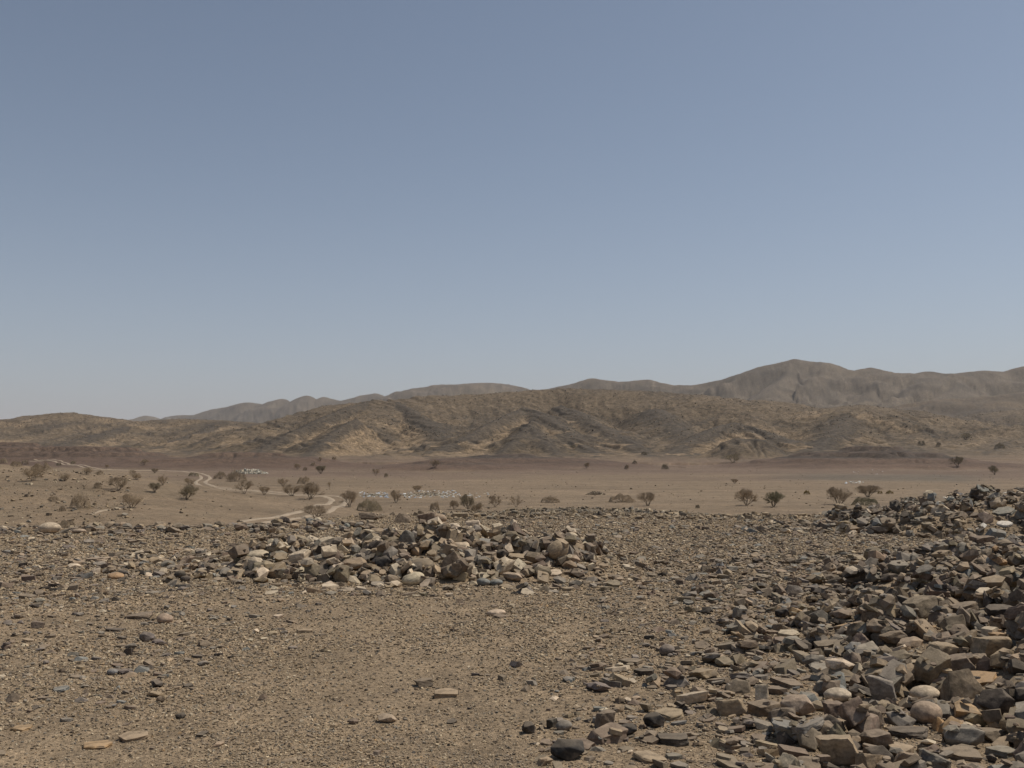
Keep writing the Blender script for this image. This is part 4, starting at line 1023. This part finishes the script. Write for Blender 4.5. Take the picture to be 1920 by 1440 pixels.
# ------------------------------------------------------------------ white rubble heap, litter, small stone ring
def rubble(px, py, wpx, hpx, n, cols, probs, name, label, cat):
    c = hit(px, py, 60, 900); D = c[1]; ax = wpx / F * D / 2; hh = hpx / F * D; ay = max(ax * .5, hh * 1.5)
    q = np.sqrt(rng.random(n)); a = rng.uniform(0, 6.28, n); x = c[0] + ax * q * np.cos(a); y = c[1] + ay + ay * q * np.sin(a)
    bump = (.55 + .45 * (pn(x / ax * 2.3, y / ax * 2.3, 5) * .5 + .5))
    z = height(x, y) + hh * .9 * np.clip(1 - q ** 1.7, 0, 1) * bump * rng.random(n) ** .35
    s = hh * rng.uniform(.08, .22, n)
    size = np.stack([s, s * .8, s * .6], -1)
    R = euler_mats(rng.normal(0, .5, n), rng.normal(0, .5, n), rng.uniform(0, 6.28, n))
    return merged(name, PEB, rng.integers(0, len(PEB), n), np.stack([x, y, z], -1), R, size, palette_rows(n, cols, probs), M_STUFF, label, cat)
rubble(463, 889, 70, 12, 2600, ['white', 'blue-grey', 'cream', 'grey'], [.3, .4, .15, .15], 'pale_rubble', 'long heap of whitish-grey rubble in front of the left red mound', 'rubble')
rubble(1118, 928, 38, 8, 260, ['brown', 'cream', 'red-brown', 'dark'], [.4, .2, .2, .2], 'stone_rubble', 'small low heap of broken stone on the plain, right of the litter', 'rubble')

rubble(700, 930, 56, 5, 1500, ['brown', 'white', 'grey', 'cream', 'blue-grey'], [.3, .25, .2, .15, .1], 'rubbish_spread', 'left flat patch of mixed pale rubbish on the plain', 'rubbish')
rubble(800, 930, 104, 6, 3000, ['brown', 'white', 'grey', 'cream', 'tan'], [.3, .22, .2, .15, .15], 'rubbish_spread', 'wide right patch of mixed pale rubbish on the plain', 'rubbish')

def mat_flat(name, col, rough=.6):
    m, t, b = new_mat(name); b.inputs['Base Color'].default_value = (*col, 1); b.inputs['Roughness'].default_value = rough
    L = t.links.new; tc = N(t, 'ShaderNodeTexCoord'); nn = N(t, 'ShaderNodeTexNoise'); nn.inputs['Scale'].default_value = 6; L(tc.outputs['Object'], nn.inputs['Vector'])
    r1 = N(t, 'ShaderNodeMapRange'); L(nn.outputs[0], r1.inputs[0]); r1.inputs[3].default_value = .75; r1.inputs[4].default_value = 1.15
    mx = N(t, 'ShaderNodeVectorMath', operation='SCALE'); mx.inputs[0].default_value = col; L(r1.outputs[0], mx.inputs['Scale']); L(mx.outputs[0], b.inputs['Base Color'])
    return m
LM = [('white', mat_flat('white_litter', (.68, .68, .66))), ('pale blue', mat_flat('blue_litter', (.35, .45, .58))), ('grey', mat_flat('grey_litter', (.42, .42, .40))), ('cream', mat_flat('cream_litter', (.60, .55, .45)))]
def litter_mesh(rs, mat):
    """crumpled bag or sack: a squashed, creased closed sheet"""
    bm = bmesh.new(); bmesh.ops.create_icosphere(bm, subdivisions=2, radius=1)
    off = Vector((rs.uniform(0, 50), rs.uniform(0, 50), rs.uniform(0, 50)))
    for v in bm.verts:
        p = v.co; d = mnoise.noise(p * 1.4 + off) * .5 + mnoise.noise(p * 3.5 + off) * .3
        v.co = Vector((p.x * (1 + d), p.y * (.7 + d), max(p.z, -.3) * (.5 + .6 * d)))
    me = bpy.data.meshes.new('litter'); bm.to_mesh(me); bm.free(); me.materials.append(mat); return me
rsl = random.Random(4)
LME = [(n_, litter_mesh(rsl, m_)) for n_, m_ in LM for _ in range(4)]
def litter(px0, px1, py0, py1, n, smin, smax, where, group, wt):
    for i in range(n):
        px = rsl.uniform(px0, px1); py = rsl.uniform(py0, py1)
        # clumps: drop part of the pieces where the scatter thins out
        if rsl.random() < .5 and pn(np.array([px * .06]), np.array([py * .3]), 8)[0] < -.1: continue
        p = hit(px, py, 60, 900)
        if p is None: continue
        nm, me = LME[rsl.choices(range(4), wt)[0] * 4 + rsl.randrange(4)]
        o = bpy.data.objects.new('rubbish_bag', me); COL.objects.link(o); s = rsl.uniform(smin, smax)
        o.location = (p[0], p[1], p[2] + s * .1); o.scale = (s * rsl.uniform(.8, 1.4), s, s * rsl.uniform(.6, 1)); o.rotation_euler = (0, 0, rsl.uniform(0, 6.28))
        tag(o, f'{nm} crumpled rubbish bag {where}', 'rubbish bag', f'{nm} {group}')
litter(672, 728, 922, 933, 75, .05, .20, 'in the left patch of rubbish on the plain', 'scraps in the left patch of rubbish', (5, 3, 1, 1))
litter(750, 858, 920, 934, 150, .05, .20, 'in the wide right patch of rubbish on the plain', 'scraps in the right patch of rubbish', (6, 1, 2, 2))
litter(860, 925, 924, 934, 26, .10, .2, 'thinly strewn at the right tail of the rubbish patch', 'scraps at the tail of the rubbish', (3, 1, 3, 2))
litter(1585, 1622, 903, 907, 20, .10, .3, 'in front of the broad red-brown mound', 'scraps by the mound', (6, 1, 2, 1))
litter(1595, 1655, 880, 890, 10, .10, .2, 'on the lower slope of the broad red-brown mound', 'scraps on the mound', (6, 0, 2, 1))

# ------------------------------------------------------------------ acacia bushes
def mat_leaf(name, col, var=.3):
    m, t, b = new_mat(name); L = t.links.new
    geo = N(t, 'ShaderNodeNewGeometry'); oi = N(t, 'ShaderNodeObjectInfo')
    r1 = N(t, 'ShaderNodeMapRange'); L(geo.outputs['Random Per Island'], r1.inputs[0]); r1.inputs[3].default_value = 1 - var; r1.inputs[4].default_value = 1 + var
    r2 = N(t, 'ShaderNodeMapRange'); L(oi.outputs['Random'], r2.inputs[0]); r2.inputs[3].default_value = .85; r2.inputs[4].default_value = 1.15
    q = N(t, 'ShaderNodeMath', operation='MULTIPLY'); L(r1.outputs[0], q.inputs[0]); L(r2.outputs[0], q.inputs[1])
    mx = N(t, 'ShaderNodeVectorMath', operation='SCALE'); mx.inputs[0].default_value = col; L(q.outputs[0], mx.inputs['Scale'])
    L(mx.outputs[0], b.inputs['Base Color']); return m
M_BARK = mat_flat('acacia_bark', (.185, .145, .105), .9)
M_TWIG = mat_leaf('dry_twigs', (.360, .278, .188)); M_TWIGO = mat_leaf('olive_twigs', (.275, .225, .145)); M_GREEN = mat_leaf('green_leaves', (.215, .190, .115)); M_YEL = mat_leaf('yellow_grass', (.26, .19, .06))

class Acc:
    def __init__(s): s.V = []; s.F = []
    def tube(s, a, b, ra, rb):
        d = (b - a); d.normalize(); u = d.orthogonal().normalized(); v = d.cross(u); k = len(s.V)
        for c, r_ in ((a, ra), (b, rb)):
            for i in range(3):
                an = i * 2.0944; s.V.append((c + (u * math.cos(an) + v * math.sin(an)) * r_)[:])
        for i in range(3): j = (i + 1) % 3; s.F.append((k + i, k + j, k + 3 + j, k + 3 + i))
    def leaf(s, c, sz, rs):
        n_ = Vector((rs.gauss(0, 1), rs.gauss(0, 1), rs.gauss(0, 1))).normalized(); u = n_.orthogonal().normalized() * sz; v = n_.cross(u) * .55; k = len(s.V)
        s.V += [(c - u)[:], (c + v)[:], (c + u)[:], (c - v)[:]]; s.F.append((k, k + 1, k + 2, k + 3))
    def mesh(s, name, mat):
        me = bpy.data.meshes.new(name); me.from_pydata(s.V, [], s.F); me.update(); me.materials.append(mat); return me

def bush_proto(kind, seed):
    """unit bush: 1 wide either side of centre (width 2), height 1"""
    rs = random.Random(seed); tr = Acc(); cr = Acc()
    def env(x, y):   # top of the crown over a point
        q = math.hypot(x, y)
        return (1 - .12 * q * q + .10 * math.sin(5 * x + seed) * math.cos(4 * y)) if kind != 'mound' else math.sqrt(max(0, 1 - q * q * .9)) * (.78 + .30 * math.sin(7 * x + seed) * math.cos(6 * y + 1.3 * seed))
    nst = {'vase': 9, 'mound': 14, 'bare': 4, 'umbrella': 6}[kind]
    nleaf = {'vase': 800, 'mound': 1900, 'bare': 100, 'umbrella': 800}[kind]
    tips = []
    def grow(p, d, ln, rad, lvl):
        n_ = 3; q = p
        for i in range(n_):
            d2 = (d + Vector((rs.gauss(0, .16), rs.gauss(0, .16), rs.gauss(0, .08)))).normalized()
            e = q + d2 * ln / n_
            top = env(e.x, e.y) * 1.02
            if e.z > top: e.z = top * rs.uniform(.9, 1.15)
            (tr if lvl < 2 else cr).tube(q, e, rad * (1 - .25 * i / n_), rad * (1 - .25 * (i + 1) / n_)); q = e; d = d2
            if lvl >= 2: tips.append(e.copy())
            if lvl < 4 and i >= (1 if lvl == 0 else 0):
                nb = 2 if lvl < 3 else 1
                for _ in range(nb):
                    sd = (d + Vector((rs.gauss(0, .55), rs.gauss(0, .55), rs.gauss(.05, .3)))).normalized()
                    grow(q, sd, ln * rs.uniform(.5, .72), rad * .55, lvl + 1)
    ph = rs.uniform(0, 6)
    for i in range(nst):
        a = ph + i * 6.283 / nst + rs.uniform(-.4, .4); sp_ = rs.uniform(.25, 1.15) if kind != 'mound' else rs.uniform(.5, 1.9)
        if kind == 'umbrella': sp_ = rs.uniform(.5, 1.2)
        d = Vector((math.cos(a) * sp_, math.sin(a) * sp_, 1)).normalized()
        grow(Vector((math.cos(a) * .05, math.sin(a) * .05, -.04)), d, rs.uniform(.6, .8), .028 if kind != 'mound' else .016, 0)
    for _ in range(nleaf):
        p = rs.choice(tips) + Vector((rs.gauss(0, .05), rs.gauss(0, .05), rs.gauss(0, .04)))
        if kind != 'mound' and p.z < .10 + .2 * rs.random(): continue
        cr.leaf(p, rs.uniform(.010, .024), rs)
    V = np.array(tr.V + cr.V); mxr = np.percentile(np.hypot(V[:, 0], V[:, 1]), 96); mz = np.percentile(V[:, 2], 99.5)
    for A in (tr, cr): A.V = [(v[0] / mxr, v[1] / mxr, v[2] / mz) for v in A.V]
    return tr, cr
PRO = {}
def get_proto(kind, var, mat):
    key = (kind, var, mat.name)
    if key not in PRO:
        g = {'vase': 10, 'mound': 40, 'bare': 70, 'umbrella': 90}[kind]
        tr, cr = bush_proto(kind, g + var); PRO[key] = (tr.mesh('trunk', M_BARK), cr.mesh('crown', mat))
    return PRO[key]
B = [ # px, py(base), width, height, kind, foliage, label
 (62,902,40,26,'vase','t','spreading brown bush on the stony rise near the left edge'),
 (30,874,26,10,'mound','t','low blurred bush at the far left behind the stony rise'),
 (47,871,16,9,'mound','t','small bush just right of the low one at the far left'),
 (77,885,46,18,'mound','t','wide brown bush behind the spreading one on the stony rise'),
 (120,902,22,14,'vase','t','small upright bush right of the stony rise'),
 (110,873,12,6,'mound','o','tiny dark bush on the near side of the track where it enters left'),
 (137,870,12,6,'mound','o','tiny dark bush right beside the track, second from its left end'),
 (162,890,30,14,'umbrella','t','spreading small bush below the first bend of the track'),
 (187,890,16,9,'mound','t','low rounded bush just below the straight part of the track'),
 (183,915,18,11,'mound','t','small rounded bush left of the fan-shaped bush'),
 (223,918,44,24,'umbrella','t','fan-shaped flat-topped bush on the left plain'),
 (200,878,8,7,'vase','t','tiny upright bush above the track, left'),
 (150,953,44,28,'mound','t','large dense brown bush low on the left plain'),
 (247,952,40,26,'vase','t','large brown bush beside the short pale path'),
 (290,923,22,18,'vase','o','compact olive bush between the fan-shaped and the big dark bush'),
 (305,910,20,18,'vase','t','brown bush behind the compact olive one'),
 (257,900,24,13,'vase','t','flat-topped small bush below the straight part of the track'),
 (248,890,16,9,'umbrella','t','smaller flat-topped bush right behind another flat-topped one'),
 (290,887,13,9,'vase','t','small bush growing at the edge of the track'),
 (270,872,18,11,'vase','t','thin bush on the red slope above the track, left'),
 (350,937,42,26,'vase','o','dense olive bush with a dark shadow, alone left of the track'),
 (355,910,22,14,'vase','t','brown bush just left of the hairpin bend'),
 (363,893,24,7,'mound','o','low flat olive bush inside the hairpin bend'),
 (413,898,28,14,'mound','t','rounded brown bush right of the hairpin bend'),
 (443,903,46,21,'mound','t','widest brown bush in front of the whitish rubble heap'),
 (458,925,40,24,'umbrella','t','flat-topped bush with a dark shadow in front of the widest brown one'),
 (495,928,21,16,'vase','t','small round bush right of the flat-topped shadowed one'),
 (530,912,22,15,'vase','t','small spreading bush above the track, right of the rubble heap'),
 (547,930,34,22,'vase','t','tangled bush touching the left of the big track-side bush'),
 (582,935,46,30,'vase','t','big tangled bush above the second bend of the track'),
 (570,907,30,14,'mound','t','brown bush behind the big tangled track-side bush'),
 (557,880,15,11,'vase','t','small forked bush right of the left red mound'),
 (572,882,10,7,'mound','t','tiny bush right of the small forked one'),
 (587,873,12,6,'mound','t','tiny faint bush above the small forked one'),
 (602,888,21,15,'vase','o','dark upright bush at the right end of the left red mound'),
 (627,862,12,6,'mound','t','tiny bush at the foot of the long hill, left part'),
 (601,864,7,7,'vase','t','tiny thin bush left of another at the hill foot'),
 (617,918,10,14,'bare','t','small leafless sapling right of the big tangled bush'),
 (593,973,58,26,'umbrella','t','umbrella-shaped thorn bush right behind the left shoulder of the cairn'),
 (125,989,38,14,'mound','t','low brown bush beyond the terrace rim beside the pale boulder'),
 (117,958,15,10,'mound','t','small brown bush left of the large dense one'),
 (100,938,26,8,'mound','t','flat faint bush on the lower stony rise'),
 (7,868,18,9,'mound','t','bush cut by the left edge of the photo'),
 (655,950,33,30,'vase','t','tall spreading thorn bush left of the rubbish patch'),
 (693,958,56,22,'mound','o','wide dense dark bush behind the crest of the cairn'),
 (742,943,22,24,'vase','t','upright brown bush standing between the two rubbish patches'),
 (782,922,18,12,'vase','t','small bush at the far rim of the rubbish'),
 (815,877,21,15,'vase','t','bush at the left end of the small dark ribbed mound'),
 (704,892,15,13,'umbrella','t','small flat-topped bush alone on the red plain, left of centre'),
 (724,895,10,8,'mound','o','tiny dark bush right of the small flat-topped one'),
 (815,957,22,16,'mound','t','faint brown bush behind the cairn, centre'),
 (851,955,21,17,'vase','t','thin brown bush left of the tall grey-brown pair'),
 (878,956,32,28,'vase','o','taller bush of the touching pair behind the cairn'),
 (893,962,26,20,'vase','t','lower bush of the touching pair behind the cairn'),
 (928,951,27,22,'umbrella','t','flat-topped thorn bush right of the touching pair'),
 (968,951,26,23,'bare','t','leafless forked thorn bush at the left end of the gravel rise'),
 (1032,942,42,12,'mound','t','low wide dead bush behind the gravel rise'),
 (1100,878,12,11,'vase','t','tiny upright bush alone on the plain, right of centre'),
 (1175,880,12,9,'mound','t','small round bush below the long hill, right of centre'),
 (1190,870,11,7,'mound','o','tiny dark bush behind the small round one'),
 (1208,853,14,7,'mound','o','tiny dark bush part way up the hill foot'),
 (1247,880,17,10,'mound','o','small dark bush alone on the plain under the hill'),
 (1075,840,15,6,'mound','o','tiny bush on the lower slope of the long hill, centre'),
 (1167,941,56,15,'mound','t','long low brown bush right of the gravel rise'),
 (1215,948,38,25,'umbrella','t','flat-topped bush right of the long low one'),
 (1375,868,33,18,'umbrella','o','lone flat-topped acacia with a dark shadow below the long hill'),
 (1377,907,14,9,'vase','t','small faint bush midway across the right plain'),
 (1400,948,44,31,'vase','t','large fan-shaped bush, left one of the near pair on the right plain'),
 (1450,950,42,28,'vase','g','greener fan-shaped bush, right one of the near pair on the right plain'),
 (1573,946,46,32,'vase','t','largest dense bush left of the far right heap'),
 (1627,932,46,22,'vase','t','brown bush rising behind the low green shrub'),
 (1513,927,14,8,'mound','y','tiny yellow tuft left of the largest dense bush'),
 (1668,926,17,7,'mound','y','small yellow tuft beside the far right heap'),
 (1650,926,12,6,'mound','y','tiny yellow tuft right behind the low green shrub'),
 (1622,947,58,14,'mound','g','low spreading green shrub at the foot of the far right heap'),
 (1795,875,26,19,'vase','o','dark bush right of the broad red-brown mound'),
 (1865,890,21,17,'vase','o','dark bush nearest the right edge on the plain'),
 (1728,835,17,9,'mound','o','small bush on the slope above the broad red-brown mound'),
 (1760,837,11,8,'mound','o','tiny bush right of another on the slope above the mound'),
 (1810,825,26,13,'umbrella','o','flat-topped bush high on the right hillside'),
 (1875,840,21,10,'mound','o','low bush on the hillside near the right edge'),
 (1308,953,11,7,'mound','o','tiny dark tuft at the terrace rim, right of centre'),
]
fm = {'t': M_TWIG, 'o': M_TWIGO, 'g': M_GREEN, 'y': M_YEL}
for bi, (px, py, wp, hp_, kind, fo, lab) in enumerate(B):
    p = hit(px, py, 27, 1500)
    if p is None: print('bush miss', lab); continue
    D = p[1]
    e = bpy.data.objects.new('dry_grass_tuft' if fo == 'y' else 'acacia_bush', None); COL.objects.link(e)
    e.empty_display_size = .2
    s = wp / F * D / 2
    e.location = (p[0], p[1], hz(p[0], p[1]) - .02); e.scale = (s, s, hp_ / F * D); e.rotation_euler = (0, 0, random.uniform(0, 6.28))
    tm, cm = get_proto(kind, bi % 4, fm[fo])
    for nm, me in (('trunk', tm), ('crown', cm)):
        c = bpy.data.objects.new(nm, me); COL.objects.link(c); c.parent = e
    tag(e, lab, 'grass tuft' if fo == 'y' else 'bush', 'yellow grass tufts on the plain' if fo == 'y' else 'dry thorn bushes dotted over the plain')
    if bi < 3 or D > 500: print('bush', bi, [round(float(q), 1) for q in p], round(float(s), 2))

# ------------------------------------------------------------------ haze
def haze():
    bm = bmesh.new(); bmesh.ops.create_cube(bm, size=1)
    me = bpy.data.meshes.new('haze'); bm.to_mesh(me); bm.free()
    o = bpy.data.objects.new('haze', me); COL.objects.link(o)
    z1 = float(gz[gy > 0].max()) + 12; z0 = float(gz.min()) - 1
    o.location = (0, 0, (z0 + z1) / 2); o.scale = (13600, 13600, z1 - z0)
    m = bpy.data.materials.new('haze_air'); m.use_nodes = True; t = m.node_tree
    for n_ in list(t.nodes): t.nodes.remove(n_)
    pv = t.nodes.new('ShaderNodeVolumePrincipled'); out = t.nodes.new('ShaderNodeOutputMaterial')
    pv.inputs['Color'].default_value = (.95, .915, .91, 1); pv.inputs['Density'].default_value = 8e-5; pv.inputs['Anisotropy'].default_value = .1
    t.links.new(pv.outputs[0], out.inputs['Volume']); me.materials.append(m)
    tag(o, 'thin pale desert haze over the far hills', 'haze', kind='stuff')
haze()
print('z range', gz.min(), gz.max(), 'named', NHERO, 'dup labels', sum(v for v in usedlab.values() if v > 1))
